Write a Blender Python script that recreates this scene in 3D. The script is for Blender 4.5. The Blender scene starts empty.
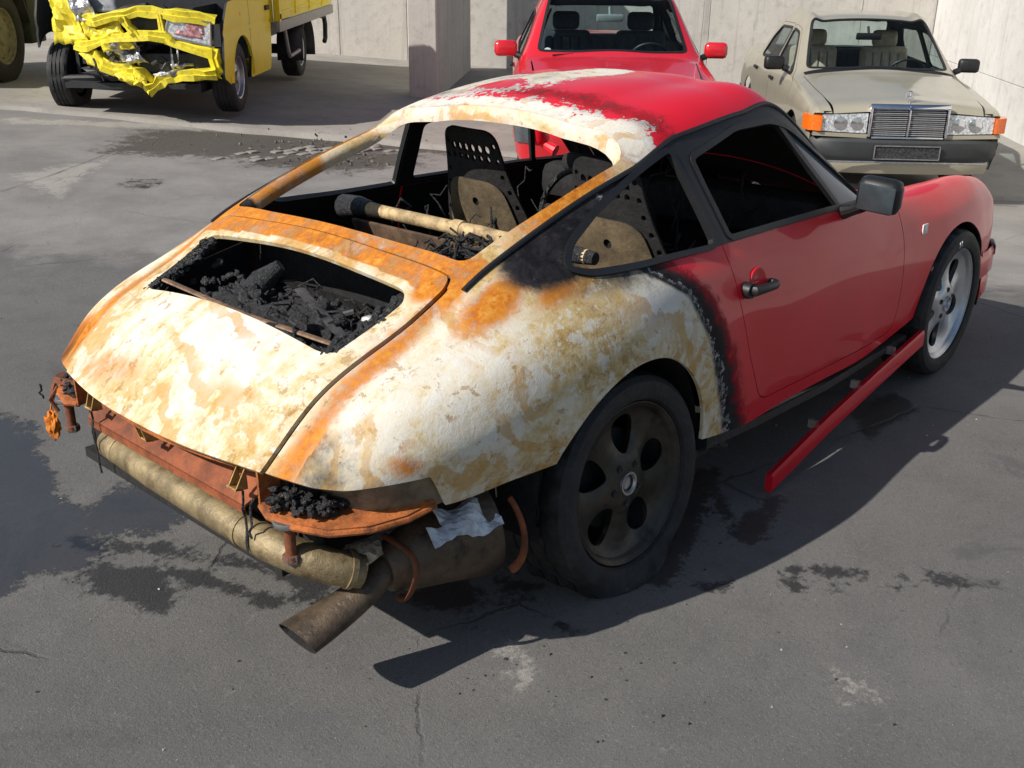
import bpy, bmesh, math, random
import numpy as np
from mathutils import Vector, Matrix
from mathutils.bvhtree import BVHTree

scene = bpy.context.scene
COL = scene.collection
random.seed(7)
RNG = np.random.default_rng(5)

# ------------------------------------------------------------------ camera, world, sun, exposure
cam_data = bpy.data.cameras.new("camera")
cam = bpy.data.objects.new("camera", cam_data)
COL.objects.link(cam)
scene.camera = cam
CAM_POS = Vector((-2.2048, -2.4252, 1.7502))
yaw, pitch, roll = 0.7535, -0.3952, 0.0111
fw = Vector((math.cos(pitch) * math.cos(yaw), math.cos(pitch) * math.sin(yaw), math.sin(pitch)))
rt = Vector((math.sin(yaw), -math.cos(yaw), 0))
up = rt.cross(fw)
r2 = rt * math.cos(roll) + up * math.sin(roll)
u2 = -rt * math.sin(roll) + up * math.cos(roll)
cam.matrix_world = Matrix(((r2.x, u2.x, -fw.x, CAM_POS.x), (r2.y, u2.y, -fw.y, CAM_POS.y), (r2.z, u2.z, -fw.z, CAM_POS.z), (0, 0, 0, 1)))
cam_data.sensor_width = 36.0
cam_data.lens = 1064.7 * 36.0 / 1024.0
cam_data.clip_start = 0.05
cam_data.clip_end = 500.0

SUN = Vector((-1.18, 0.40, 1.0)).normalized()          # towards the sun
world = bpy.data.worlds.new("World")
scene.world = world
world.use_nodes = True
wn = world.node_tree
sky = wn.nodes.new("ShaderNodeTexSky")
sky.sky_type = 'NISHITA'
sky.sun_disc = False
sky.sun_elevation = math.asin(SUN.z)
sky.sun_rotation = math.atan2(SUN.x, SUN.y)
wn.nodes["Background"].inputs[1].default_value = 0.085
wn.links.new(sky.outputs[0], wn.nodes["Background"].inputs[0])
sl = bpy.data.lights.new("sun", 'SUN')
sl.energy = 5.0
sl.angle = math.radians(0.5)
sl.color = (1.0, 0.95, 0.88)
so = bpy.data.objects.new("sun", sl)
COL.objects.link(so)
so.rotation_euler = SUN.to_track_quat('Z', 'Y').to_euler()
so.location = (-5, 3, 8)
scene.view_settings.view_transform = 'Standard'
scene.view_settings.look = 'None'
scene.view_settings.exposure = 0.10
scene.view_settings.gamma = 1.0

# ------------------------------------------------------------------ objects and properties
def thing(name, label, cat, loc=(0, 0, 0), rotz=0.0, group=None):
    o = bpy.data.objects.new(name, None)
    COL.objects.link(o)
    o.location = loc
    o.rotation_euler = (0, 0, rotz)
    o.empty_display_size = 0.2
    o['label'] = label
    o['category'] = cat
    if group:
        o['group'] = group
    return o

def tag(o, label, cat, group=None):
    o['label'] = label
    o['category'] = cat
    if group:
        o['group'] = group
    return o

def link_mesh(name, V, F, mats, parent=None, mi=None, smooth=True, normals=None, attrs=None):
    me = bpy.data.meshes.new(name)
    V = np.asarray(V, dtype=np.float32)
    if isinstance(F, np.ndarray) and F.ndim == 2:
        n, k = F.shape
        me.vertices.add(len(V)); me.vertices.foreach_set("co", V.ravel())
        me.loops.add(n * k); me.loops.foreach_set("vertex_index", F.astype(np.int32).ravel())
        me.polygons.add(n); me.polygons.foreach_set("loop_start", np.arange(0, n * k, k, dtype=np.int32))
        me.polygons.foreach_set("loop_total", np.full(n, k, dtype=np.int32))
        me.update(calc_edges=True)
    else:
        me.from_pydata([tuple(map(float, v)) for v in V], [], [tuple(map(int, f)) for f in F])
    if not isinstance(mats, (list, tuple)):
        mats = [mats]
    for m in mats:
        me.materials.append(m)
    if mi is not None:
        me.polygons.foreach_set("material_index", np.asarray(mi, dtype=np.int32))
    me.polygons.foreach_set("use_smooth", np.full(len(me.polygons), bool(smooth)))
    if attrs:
        for k, a in attrs.items():
            at = me.attributes.new(k, 'FLOAT', 'POINT')
            at.data.foreach_set("value", np.asarray(a, dtype=np.float32))
    me.validate()
    if normals is not None and len(me.vertices) == len(normals):
        me.normals_split_custom_set_from_vertices([tuple(x) for x in np.asarray(normals, dtype=float)])
    o = bpy.data.objects.new(name, me)
    COL.objects.link(o)
    if parent is not None:
        o.parent = parent
    return o

class MB:
    """collects shapes; build() links them as one mesh object"""
    def __init__(self):
        self.v = []; self.f = []; self.m = []
    def add(self, V, F, mi=0, M=None):
        b = len(self.v)
        for p in V:
            p = Vector(p)
            if M is not None:
                p = M @ p
            self.v.append(tuple(p))
        for f in F:
            self.f.append(tuple(i + b for i in f)); self.m.append(mi)
        return self
    def box(self, c, s, rot=(0, 0, 0), mi=0, bev=0.0, M=None):
        bm = bmesh.new()
        bmesh.ops.create_cube(bm, size=1.0)
        for v in bm.verts:
            v.co = Vector((v.co.x * s[0], v.co.y * s[1], v.co.z * s[2]))
        if bev > 0:
            bmesh.ops.bevel(bm, geom=bm.edges[:], offset=bev, segments=2, affect='EDGES', profile=0.5)
        from mathutils import Euler
        X = Matrix.Translation(Vector(c)) @ Euler(rot).to_matrix().to_4x4()
        if M is not None:
            X = M @ X
        bm.verts.index_update()
        self.add([v.co for v in bm.verts], [[v.index for v in f.verts] for f in bm.faces], mi, X)
        bm.free()
        return self
    def tube(self, path, r, n=10, mi=0, caps=True, closed=False, flat=None, M=None):
        path = [Vector(p) for p in path]
        L = len(path)
        rs = r if hasattr(r, '__len__') else [r] * L
        V = []; F = []
        prev = None
        for i, p in enumerate(path):
            if closed:
                t = path[(i + 1) % L] - path[i - 1]
            else:
                t = path[min(i + 1, L - 1)] - path[max(i - 1, 0)]
            t.normalize()
            if prev is None:
                a = Vector((0, 0, 1)) if abs(t.z) < 0.9 else Vector((1, 0, 0))
                n1 = (a - t * a.dot(t)).normalized()
            else:
                n1 = (prev - t * prev.dot(t)).normalized()
            prev = n1
            n2 = t.cross(n1)
            fx, fy = flat if flat else (1, 1)
            for k in range(n):
                an = 2 * math.pi * k / n
                V.append(p + (n1 * math.cos(an) * fx + n2 * math.sin(an) * fy) * rs[i])
        rng = L if closed else L - 1
        for i in range(rng):
            j = (i + 1) % L
            for k in range(n):
                k2 = (k + 1) % n
                F.append((i * n + k, i * n + k2, j * n + k2, j * n + k))
        if caps and not closed:
            F.append(tuple(range(n - 1, -1, -1)))
            F.append(tuple((L - 1) * n + k for k in range(n)))
        return self.add(V, F, mi, M)
    def lathe(self, prof, n=48, mi=0, M=None, close=False):
        """prof: (radius, axial); axis = local X"""
        V = []; F = []
        L = len(prof)
        for r, a in prof:
            for k in range(n):
                an = 2 * math.pi * k / n
                V.append((a, r * math.cos(an), r * math.sin(an)))
        for i in range(L if close else L - 1):
            j = (i + 1) % L
            for k in range(n):
                k2 = (k + 1) % n
                F.append((i * n + k, i * n + k2, j * n + k2, j * n + k))
        return self.add(V, F, mi, M)
    def prism(self, poly, axis, a0, a1, mi=0, M=None):
        """poly in the two remaining axes, extruded along axis from a0 to a1"""
        def mk(p, a):
            if axis == 0: return (a, p[0], p[1])
            if axis == 1: return (p[0], a, p[1])
            return (p[0], p[1], a)
        n = len(poly)
        V = [mk(p, a0) for p in poly] + [mk(p, a1) for p in poly]
        F = [tuple(range(n)), tuple(range(2 * n - 1, n - 1, -1))]
        for k in range(n):
            F.append((k, (k + 1) % n, n + (k + 1) % n, n + k))
        return self.add(V, F, mi, M)
    def plate(self, pts, th, mi=0, M=None):
        """a bent or flat plate through 3-D outline pts with a thickness"""
        pts = [Vector(p) for p in pts]
        n = Vector((0, 0, 0))
        for i in range(len(pts)):
            n += (pts[i] - pts[0]).cross(pts[(i + 1) % len(pts)] - pts[0])
        n.normalize()
        k = len(pts)
        V = pts + [p - n * th for p in pts]
        F = [tuple(range(k)), tuple(range(2 * k - 1, k - 1, -1))] + [(i, i + k, (i + 1) % k + k, (i + 1) % k) for i in range(k)]
        return self.add(V, F, mi, M)
    def lump(self, c, s, seed=0, sub=3, amp=0.3, fr=3.0, mi=0, M=None):
        bm = bmesh.new()
        bmesh.ops.create_icosphere(bm, subdivisions=sub, radius=1.0)
        from mathutils import noise
        for v in bm.verts:
            d = noise.fractal(v.co * fr + Vector((seed * 7.1, seed * 3.3, seed)), 1.0, 2.0, 4)
            v.co *= 1 + amp * d
            v.co = Vector((v.co.x * s[0], v.co.y * s[1], v.co.z * s[2])) + Vector(c)
        bm.verts.index_update()
        self.add([v.co for v in bm.verts], [[v.index for v in f.verts] for f in bm.faces], mi, M)
        bm.free()
        return self
    def build(self, name, mats, parent=None, smooth=True, angle=35):
        bm = bmesh.new()
        vs = [bm.verts.new(v) for v in self.v]
        for f, m in zip(self.f, self.m):
            try:
                fc = bm.faces.new([vs[i] for i in f]); fc.material_index = m; fc.smooth = smooth
            except ValueError:
                pass
        bmesh.ops.recalc_face_normals(bm, faces=bm.faces[:])
        if smooth:
            ca = math.radians(angle)
            for e in bm.edges:
                if len(e.link_faces) == 2 and e.calc_face_angle(0) > ca:
                    e.smooth = False
        me = bpy.data.meshes.new(name)
        bm.to_mesh(me); bm.free()
        for m in (mats if isinstance(mats, (list, tuple)) else [mats]):
            me.materials.append(m)
        o = bpy.data.objects.new(name, me)
        COL.objects.link(o)
        if parent is not None:
            o.parent = parent
        return o

def copy_tree(o, parent=None):
    c = o.copy(); COL.objects.link(c); c.parent = parent
    for ch in list(o.children):
        copy_tree(ch, c)
    return c

# ------------------------------------------------------------------ surfaces from a control net, clipping by fields
def spl(kn, m):
    n = len(kn); kn = np.asarray(kn, float)
    D = np.zeros((n, n))
    for i in range(n):
        if i == 0:
            h = kn[1] - kn[0]; D[0, 0] = -1 / h; D[0, 1] = 1 / h
        elif i == n - 1:
            h = kn[-1] - kn[-2]; D[i, i] = 1 / h; D[i, i - 1] = -1 / h
        else:
            a = kn[i] - kn[i - 1]; b = kn[i + 1] - kn[i]
            D[i, i - 1] = -b / (a * (a + b)); D[i, i + 1] = a / (b * (a + b)); D[i, i] = (b - a) / (a * b)
    rows = []; ks = []
    for i in range(n - 1):
        h = kn[i + 1] - kn[i]
        for q in range(m + (i == n - 2)):
            t = q / m; e0 = np.zeros(n); e0[i] = 1; e1 = np.zeros(n); e1[i + 1] = 1
            rows.append((2*t**3-3*t*t+1)*e0+(t**3-2*t*t+t)*h*D[i]+(-2*t**3+3*t*t)*e1+(t**3-t*t)*h*D[i+1])
            ks.append(i + t)
    return np.array(rows), np.array(ks)

def net_surface(net, ui, uj):
    """half net (right side, y given as half width), rails from sill to centre -> whole symmetric grid"""
    P = np.array(net, float); R = P.copy(); R[:, :, 1] *= -1
    full = np.concatenate([R, P[:, ::-1][:, 1:]], 1)
    ki = np.concatenate([[0], np.cumsum(np.linalg.norm(np.diff(full, axis=0), axis=2).mean(1))])
    kj = np.concatenate([[0], np.cumsum(np.linalg.norm(np.diff(full, axis=1), axis=2).mean(0))])
    A, ti = spl(ki, ui); B, sj = spl(kj, uj)
    G = np.einsum('ai,ijk,bj->abk', A, full, B)
    du = np.gradient(G, axis=0); dv = np.gradient(G, axis=1)
    N = np.cross(dv, du)
    N /= np.linalg.norm(N, axis=2, keepdims=True) + 1e-12
    a, b = G.shape[:2]
    # outward check: the top centre must look up
    if N[a // 2, b // 2, 2] < 0:
        N = -N
    I = np.arange(a * b).reshape(a, b)
    q = np.stack([I[:-1, :-1], I[1:, :-1], I[1:, 1:], I[:-1, 1:]], -1).reshape(-1, 4)
    T = np.concatenate([q[:, [0, 1, 2]], q[:, [0, 2, 3]]])
    V = G.reshape(-1, 3); N = N.reshape(-1, 3)
    fn = np.cross(V[T[:, 1]] - V[T[:, 0]], V[T[:, 2]] - V[T[:, 0]])
    if (fn * N[T[:, 0]]).sum() < 0:
        T = T[:, ::-1]
    S = np.tile(sj, a); U = np.repeat(ti, b)
    return dict(V=np.concatenate([V, N, S[:, None], U[:, None]], 1), T=T)

def clip(M, f):
    """keep the part where f > 0 (f per vertex), cutting triangles along f = 0"""
    V, T = M['V'], M['T']
    f = np.where(np.abs(f) < 1e-7, 1e-7, f)
    ins = f > 0
    c = ins[T].sum(1)
    out = [T[c == 3]]
    newV = []; base = len(V)
    def cut(pi, pj):
        t = (f[pi] / (f[pi] - f[pj]))[:, None]
        return V[pi] * (1 - t) + V[pj] * t
    ea = []; eb = []
    one = T[c == 1]
    if len(one):
        k = ins[one].argmax(1); r = np.arange(len(one))
        a, b, d = one[r, k], one[r, (k + 1) % 3], one[r, (k + 2) % 3]
    else:
        a = b = d = np.zeros(0, int)
    two = T[c == 2]
    if len(two):
        k = (~ins[two]).argmax(1); r = np.arange(len(two))
        a2, b2, d2 = two[r, k], two[r, (k + 1) % 3], two[r, (k + 2) % 3]
    else:
        a2 = b2 = d2 = np.zeros(0, int)
    E = np.concatenate([np.stack([a, b], 1), np.stack([a, d], 1), np.stack([a2, b2], 1), np.stack([a2, d2], 1)]).astype(int)
    if len(E):
        Es = np.sort(E, 1)
        U, inv = np.unique(Es, axis=0, return_inverse=True)
        inv = inv.ravel()
        NV = cut(U[:, 0], U[:, 1])
        n1, n2 = len(a), len(a2)
        ab = base + inv[:n1]; ad = base + inv[n1:2*n1]
        ab2 = base + inv[2*n1:2*n1+n2]; ad2 = base + inv[2*n1+n2:]
        out.append(np.stack([a, ab, ad], 1))
        out.append(np.stack([ab2, b2, d2], 1))
        out.append(np.stack([ab2, d2, ad2], 1))
        V = np.concatenate([V, NV])
    T = np.concatenate(out).astype(int)
    used = np.unique(T)
    re = np.full(len(V), -1); re[used] = np.arange(len(used))
    return dict(V=V[used], T=re[T])

def sdpoly(P, poly):
    """signed distance to a polygon, positive inside; P (n,2)"""
    poly = np.asarray(poly, float); P = np.asarray(P, float)
    d = np.full(len(P), 1e9); ins = np.zeros(len(P), bool)
    n = len(poly)
    for i in range(n):
        a = poly[i]; b = poly[(i + 1) % n]
        e = b - a; w = P - a
        t = np.clip((w @ e) / (e @ e + 1e-12), 0, 1)
        d = np.minimum(d, ((w - t[:, None] * e) ** 2).sum(1))
        c = (a[1] <= P[:, 1]) != (b[1] <= P[:, 1])
        with np.errstate(divide='ignore', invalid='ignore'):
            xx = a[0] + (P[:, 1] - a[1]) / (b[1] - a[1]) * (b[0] - a[0])
        ins ^= c & (P[:, 0] < xx)
    d = np.sqrt(d)
    return np.where(ins, d, -d)

def rnd(poly, r, n=5):
    """round the corners of a polygon"""
    out = []
    L = len(poly)
    for i in range(L):
        p0 = np.array(poly[i - 1], float); p = np.array(poly[i], float); p1 = np.array(poly[(i + 1) % L], float)
        rr = r[i] if hasattr(r, '__len__') else r
        a = p0 - p; b = p1 - p
        k = min(rr, np.linalg.norm(a) * .45, np.linalg.norm(b) * .45)
        A = p + a / np.linalg.norm(a) * k; B = p + b / np.linalg.norm(b) * k
        for t in np.linspace(0, 1, n):
            out.append(tuple((1-t)**2 * A + 2*t*(1-t) * p + t*t * B))
    return out

def edges_of(T):
    E = np.concatenate([T[:, [0, 1]], T[:, [1, 2]], T[:, [2, 0]]])
    Es = np.sort(E, 1)
    U, idx, cnt = np.unique(Es, axis=0, return_index=True, return_counts=True)
    return E[idx[cnt == 1]]

def panel(name, M, mats, parent, th=0.012, xf=None, off=0.0, attrs=None, rim=1):
    """a clipped surface given thickness: outer skin (slot 0), inner skin and rim (slot 1)"""
    V = M['V'][:, :3] + M['V'][:, 3:6] * off; N = M['V'][:, 3:6]; T = M['T']
    n = len(V)
    if n == 0:
        return None
    B = edges_of(T)
    Vi = V - N * th
    k = len(B)
    ra, rb = B[:, 0], B[:, 1]
    R = np.concatenate([V[ra], V[rb], Vi[ra], Vi[rb]])
    b0 = 2 * n
    i = np.arange(k)
    RF = np.concatenate([np.stack([b0 + i, b0 + 2*k + i, b0 + k + i], 1), np.stack([b0 + k + i, b0 + 2*k + i, b0 + 3*k + i], 1)])
    ev = V[rb] - V[ra]
    rn = np.cross(ev, N[ra]); rn /= np.linalg.norm(rn, axis=1, keepdims=True) + 1e-12
    VV = np.concatenate([V, Vi, R]); NN = np.concatenate([N, -N, rn, rn, rn, rn])
    F = np.concatenate([T, T[:, ::-1] + n, RF])
    mi = np.concatenate([np.zeros(len(T), int), np.ones(len(T), int), np.full(len(RF), rim, int)])
    at = None
    if attrs is not None:
        W = M['V']
        A = attrs(np.concatenate([W, W, W[ra], W[rb], W[ra], W[rb]]), None)
        at = A
    if xf is not None:
        VV = VV @ xf[0].T + xf[1]; NN = NN @ xf[0].T
    if not isinstance(mats, (list, tuple)):
        mats = [mats, mats]
    return link_mesh(name, VV, F, mats, parent, mi, True, NN, at)

# ------------------------------------------------------------------ materials
def srgb(r, g, b):
    f = lambda c: (c / 255 / 12.92) if c / 255 <= 0.04045 else ((c / 255 + 0.055) / 1.055) ** 2.4
    return (f(r), f(g), f(b), 1)

class NT:
    def __init__(self, name):
        self.m = bpy.data.materials.new(name); self.m.use_nodes = True
        self.t = self.m.node_tree
        self.b = self.t.nodes["Principled BSDF"]
    def n(self, kind, **kw):
        o = self.t.nodes.new(kind)
        for k, v in kw.items():
            setattr(o, k, v)
        return o
    def link(self, a, b):
        self.t.links.new(a, b)
    def val(self, sock, x):
        if isinstance(x, (int, float)):
            sock.default_value = x
        elif isinstance(x, (tuple, list)):
            sock.default_value = x if len(x) == len(sock.default_value) else tuple(x)[:len(sock.default_value)]
        else:
            self.link(x, sock)
    def coord(self):
        if not hasattr(self, '_c'):
            self._c = self.n("ShaderNodeTexCoord").outputs["Object"]
        return self._c
    def noise(self, scale, detail=5, rough=0.6, dist=0.0, vec=None, out="Fac"):
        o = self.n("ShaderNodeTexNoise")
        o.inputs["Scale"].default_value = scale; o.inputs["Detail"].default_value = detail
        o.inputs["Roughness"].default_value = rough; o.inputs["Distortion"].default_value = dist
        self.link(vec if vec is not None else self.coord(), o.inputs["Vector"])
        return o.outputs[out]
    def math(self, op, a, b=0.0, clamp=False):
        o = self.n("ShaderNodeMath", operation=op); o.use_clamp = clamp
        self.val(o.inputs[0], a); self.val(o.inputs[1], b)
        return o.outputs[0]
    def mix(self, f, a, b, mode='MIX'):
        o = self.n("ShaderNodeMix", data_type='RGBA', blend_type=mode)
        self.val(o.inputs[0], f); self.val(o.inputs[6], a); self.val(o.inputs[7], b)
        return o.outputs[2]
    def ramp(self, x, lo, hi):
        o = self.n("ShaderNodeMapRange", interpolation_type='SMOOTHSTEP')
        self.val(o.inputs[0], x); o.inputs[1].default_value = lo; o.inputs[2].default_value = hi
        return o.outputs[0]
    def attr(self, name):
        return self.n("ShaderNodeAttribute", attribute_name=name).outputs["Fac"]
    def set(self, **kw):
        for k, v in kw.items():
            self.val(self.b.inputs[k.replace('_', ' ')], v)
        return self
    def bump(self, h, strength=0.3, dist=0.01):
        o = self.n("ShaderNodeBump"); o.inputs["Strength"].default_value = strength; o.inputs["Distance"].default_value = dist
        self.link(h, o.inputs["Height"]); self.link(o.outputs[0], self.b.inputs["Normal"])
        return self

def simple(name, col, rough=0.5, metal=0.0, var=0.25, scale=8.0, bump=0.0, bscale=40.0, coat=0.0, dirt=None, **kw):
    t = NT(name)
    n1 = t.noise(scale, 6, 0.65)
    c = t.mix(t.ramp(n1, 0.3, 0.7), tuple(x * (1 - var) for x in col[:3]) + (1,), tuple(min(1, x * (1 + var)) for x in col[:3]) + (1,))
    if dirt:
        c = t.mix(t.math('MULTIPLY', t.ramp(t.noise(scale * 2.3, 8, 0.7), 0.45, 0.75), dirt[1]), c, dirt[0])
    t.set(Base_Color=c, Metallic=metal, Roughness=t.math('ADD', t.math('MULTIPLY', t.noise(scale * 3, 4), 0.2), rough - 0.1, True))
    if coat:
        t.set(Coat_Weight=coat, Coat_Roughness=0.06)
    if bump:
        t.bump(t.noise(bscale, 6, 0.7), bump, 0.01)
    for k, v in kw.items():
        t.set(**{k: v})
    return t.m

def glass(name, tint=(0.75, 0.85, 0.88), alpha=0.3, rough=0.02, col=(0.02, 0.025, 0.03, 1)):
    """thin car glass: part clear, part a coat that reflects"""
    t = NT(name)
    tr = t.n("ShaderNodeBsdfTransparent"); tr.inputs[0].default_value = tint + (1,)
    mx = t.n("ShaderNodeMixShader")
    t.set(Base_Color=col, Roughness=rough, Metallic=0.0)
    lw = t.n("ShaderNodeLayerWeight"); lw.inputs[0].default_value = 0.5
    t.link(t.math('ADD', t.math('MULTIPLY', t.math('POWER', lw.outputs["Facing"], 4.0), 0.8), alpha, True), mx.inputs[0])
    t.link(tr.outputs[0], mx.inputs[1]); t.link(t.b.outputs[0], mx.inputs[2])
    t.link(mx.outputs[0], t.t.nodes["Material Output"].inputs[0])
    return t.m

RED = (0.60, 0.010, 0.028, 1)
M_RED = simple("red_paint", (.71, .008, .022, 1), 0.45, 0, 0.06, 3, coat=.45, Specular_IOR_Level=.25)
M_SOOT = simple("soot", (0.012, 0.011, 0.011, 1), 0.85, 0, 0.5, 30, 0.5, 60)
M_CHAR = simple("char", (0.016, 0.016, 0.017, 1), 0.38, 0, 0.6, 60, 1.0, 110, dirt=((0.11, 0.11, 0.115, 1), 0.7))  # light grey mottle paints highlights into the charred crust
M_BLACK = simple("black_plastic", (0.011, 0.011, 0.012, 1), 0.5, 0, 0.2, 20)
M_RUBBER = simple("tyre_rubber", (0.015, 0.015, 0.016, 1), 0.7, 0, 0.35, 15, 0.35, 70, dirt=((0.06, 0.058, 0.055, 1), 0.4))
M_RUST = simple("rusty_steel", srgb(118, 66, 38), 0.75, 0, 0.45, 12, 0.4, 50, dirt=(srgb(70, 40, 30), 0.7))
M_PIPE = simple("heat_stained_pipe", srgb(140, 124, 92), 0.5, 0.3, 0.5, 6, 0.5, 30, dirt=(srgb(72, 54, 38), 0.9))
M_PIPED = simple("dark_stained_pipe", srgb(92, 78, 62), 0.45, 0.35, 0.5, 6, 0.45, 30, dirt=(srgb(34, 30, 30), 0.95))
M_STEEL = simple("bare_steel", (0.45, 0.45, 0.46, 1), 0.35, 0.9, 0.2, 20)
M_CHROME = simple("chrome", (0.75, 0.75, 0.77, 1), 0.12, 1.0, 0.05, 20)
M_ALLOY = simple("alloy_silver", (0.55, 0.56, 0.58, 1), 0.35, 0.75, 0.12, 10)
M_RIMB = simple("scorched_alloy", srgb(66, 60, 52), 0.42, 0.4, 0.6, 4, 0.15, 60, dirt=(srgb(24, 22, 21), 0.95))
M_GLASS = glass("clear_glass", (0.62, 0.72, 0.76), 0.06)
M_GLASST = glass("tinted_glass", (0.30, 0.36, 0.42), 0.10)
M_SOOTGLASS = simple("sooted_glass", (0.006, 0.006, 0.007, 1), 0.12, 0, 0.3, 6)
M_VENT = glass("painted_sky_vent_glass", (0.25, 0.28, 0.30), 0.65, 0.12, (.15, .19, .23, 1))  # hazy pane; the sky's reflection is put into its blue-grey base colour
M_MIRRORD = simple("painted_reflection_mirror", (.10, .125, .14, 1), .22, .6, .2, 9)  # dark blue-grey reflection painted into the mirror's own colour
M_MIRROR = simple("mirror_glass", (0.5, 0.55, 0.6, 1), 0.05, 1.0, 0.03, 5)
M_LENS = simple("orange_lens", (0.85, 0.16, 0.01, 1), 0.15, 0, 0.2, 60, coat=0.5)
M_LENSC = simple("headlight_glass", (0.62, 0.64, 0.66, 1), 0.1, 0.3, 0.5, 45, 0.5, 60, coat=0.8)
M_WHITE = simple("white_print", (0.75, 0.75, 0.73, 1), 0.5, 0, 0.1, 10)
M_DARKIN = simple("dark_interior", (0.03, 0.032, 0.036, 1), 0.8, 0, 0.3, 12)
# ------------------------------------------------------------------ the yard
def sstep(a, b, x):
    t = np.clip((np.asarray(x, float) - a) / (b - a), 0, 1)
    return t * t * (3 - 2 * t)

def gz(x, y):
    """height of the yard: it falls away to the east and rises a little under the truck"""
    x = np.asarray(x, float); y = np.asarray(y, float)
    rel = np.clip((x + 2.2) * 0.684 - (y + 2.43) * 0.73, -5.5, 4.5)
    dep = (x + 2.2) * 0.73 + (y + 2.43) * 0.684
    return -(rel + 1.95) * 0.059 * sstep(4.6, 8.0, dep)

A0 = np.array([2.03, 8.45]); A1 = np.array([4.42, 5.26])          # front edge of the concrete apron
AD = (A1 - A0) / np.linalg.norm(A1 - A0); AN = np.array([-AD[1], AD[0]])
if AN @ np.array([1, 1]) < 0:
    AN = -AN

def ground_material():
    t = NT("worn_asphalt")
    n1 = t.noise(0.55, 6, 0.6); n2 = t.noise(5, 8, 0.7); n3 = t.noise(70, 6, 0.75); n4 = t.noise(260, 3, 0.6)
    c = t.mix(t.ramp(n1, 0.3, 0.7), (0.108, 0.104, 0.099, 1), (0.150, 0.144, 0.137, 1))
    c = t.mix(t.math('MULTIPLY', t.ramp(n2, 0.42, 0.75), 0.55), c, (0.088, 0.086, 0.084, 1))
    c = t.mix(t.math('MULTIPLY', t.ramp(n2, 0.30, 0.12), 0.5), c, (0.22, 0.205, 0.18, 1))
    c = t.mix(t.math('MULTIPLY', t.ramp(n3, 0.53, 0.70), 0.6), c, (0.05, 0.049, 0.048, 1))
    c = t.mix(t.math('MULTIPLY', t.ramp(n3, 0.42, 0.28), 0.6), c, (0.25, 0.24, 0.22, 1))
    c = t.mix(t.math('MULTIPLY', t.ramp(n4, 0.62, 0.72), 0.5), c, (0.33, 0.31, 0.28, 1))
    vo = t.n("ShaderNodeTexVoronoi"); vo.inputs["Scale"].default_value = 130; t.link(t.coord(), vo.inputs["Vector"])
    c = t.mix(t.math('MULTIPLY', t.ramp(vo.outputs["Distance"], 0.30, 0.12), t.math('MULTIPLY', t.ramp(t.noise(60, 3, 0.6), 0.46, 0.58), 0.55)), c, (0.30, 0.285, 0.26, 1))
    vd = t.n("ShaderNodeTexVoronoi", feature='DISTANCE_TO_EDGE'); vd.inputs["Scale"].default_value = 0.9
    wob = t.n("ShaderNodeMix", data_type='VECTOR'); wob.inputs[0].default_value = 0.10
    t.link(t.coord(), wob.inputs[4]); t.link(t.noise(3.0, 8, 0.7, 0, None, "Color"), wob.inputs[5]); t.link(wob.outputs[1], vd.inputs["Vector"])
    crk = t.math('MULTIPLY', t.ramp(vd.outputs["Distance"], 0.006, 0.0015), t.ramp(t.noise(0.8, 4, 0.6), 0.50, 0.58))
    c = t.mix(t.math('MULTIPLY', crk, 0.75), c, (0.045, 0.043, 0.041, 1))
    c = t.mix(t.math('MULTIPLY', t.ramp(t.noise(1.6, 9, 0.72, 0.8), 0.56, 0.66), 0.5), c, (0.070, 0.069, 0.069, 1))
    c = t.mix(t.math('MULTIPLY', t.ramp(t.noise(13, 9, 0.75, 0.5), 0.62, 0.70), 0.45), c, (0.27, 0.255, 0.23, 1))
    c = t.mix(t.math('MULTIPLY', t.ramp(t.noise(19, 9, 0.75, 0.3), 0.635, 0.70), 0.6), c, (0.06, 0.058, 0.056, 1))
    # old concrete further back
    cc = t.mix(t.ramp(t.noise(1.3, 8, 0.7), 0.3, 0.7), (0.185, 0.175, 0.165, 1), (0.28, 0.265, 0.245, 1))
    cc = t.mix(t.math('MULTIPLY', t.ramp(n3, 0.5, 0.7), 0.35), cc, (0.10, 0.098, 0.095, 1))
    far = t.ramp(t.math('ADD', t.attr("conc"), t.math('MULTIPLY', t.math('SUBTRACT', t.noise(2.2, 7, 0.7), 0.5), 0.9)), 0.35, 0.65)
    c = t.mix(far, c, cc)
    # scuffs and scratches
    mp = t.n("ShaderNodeMapping"); mp.inputs["Scale"].default_value = (2.0, 34.0, 1.0); mp.inputs["Rotation"].default_value = (0, 0, 0.6)
    t.link(t.coord(), mp.inputs[0])
    sc = t.noise(3.0, 3, 0.6, 0.2, mp.outputs[0])
    c = t.mix(t.math('MULTIPLY', t.math('MULTIPLY', t.ramp(sc, 0.66, 0.74), t.ramp(n2, 0.4, 0.6)), 0.35), c, (0.32, 0.30, 0.27, 1))
    # oil, soot and water
    edge = t.math('ADD', t.math('MULTIPLY', t.math('SUBTRACT', t.noise(7, 7, 0.78), 0.5), 1.9), t.math('MULTIPLY', t.math('SUBTRACT', t.noise(38, 6, 0.75), 0.5), 0.9))
    st = t.ramp(t.math('ADD', t.attr("stain"), edge), 0.38, 0.62)
    wet = t.ramp(t.math('ADD', t.attr("wet"), edge), 0.42, 0.56)
    dirt = t.ramp(t.math('ADD', t.attr("dirt"), edge), 0.35, 0.65)
    pale = t.ramp(t.math('ADD', t.attr("pale"), edge), 0.42, 0.75)
    c = t.mix(dirt, c, t.mix(t.ramp(n3, 0.4, 0.65), (0.10, 0.088, 0.072, 1), (0.045, 0.04, 0.036, 1)))
    c = t.mix(t.math('MULTIPLY', pale, 0.6), c, (0.42, 0.39, 0.34, 1))
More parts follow.
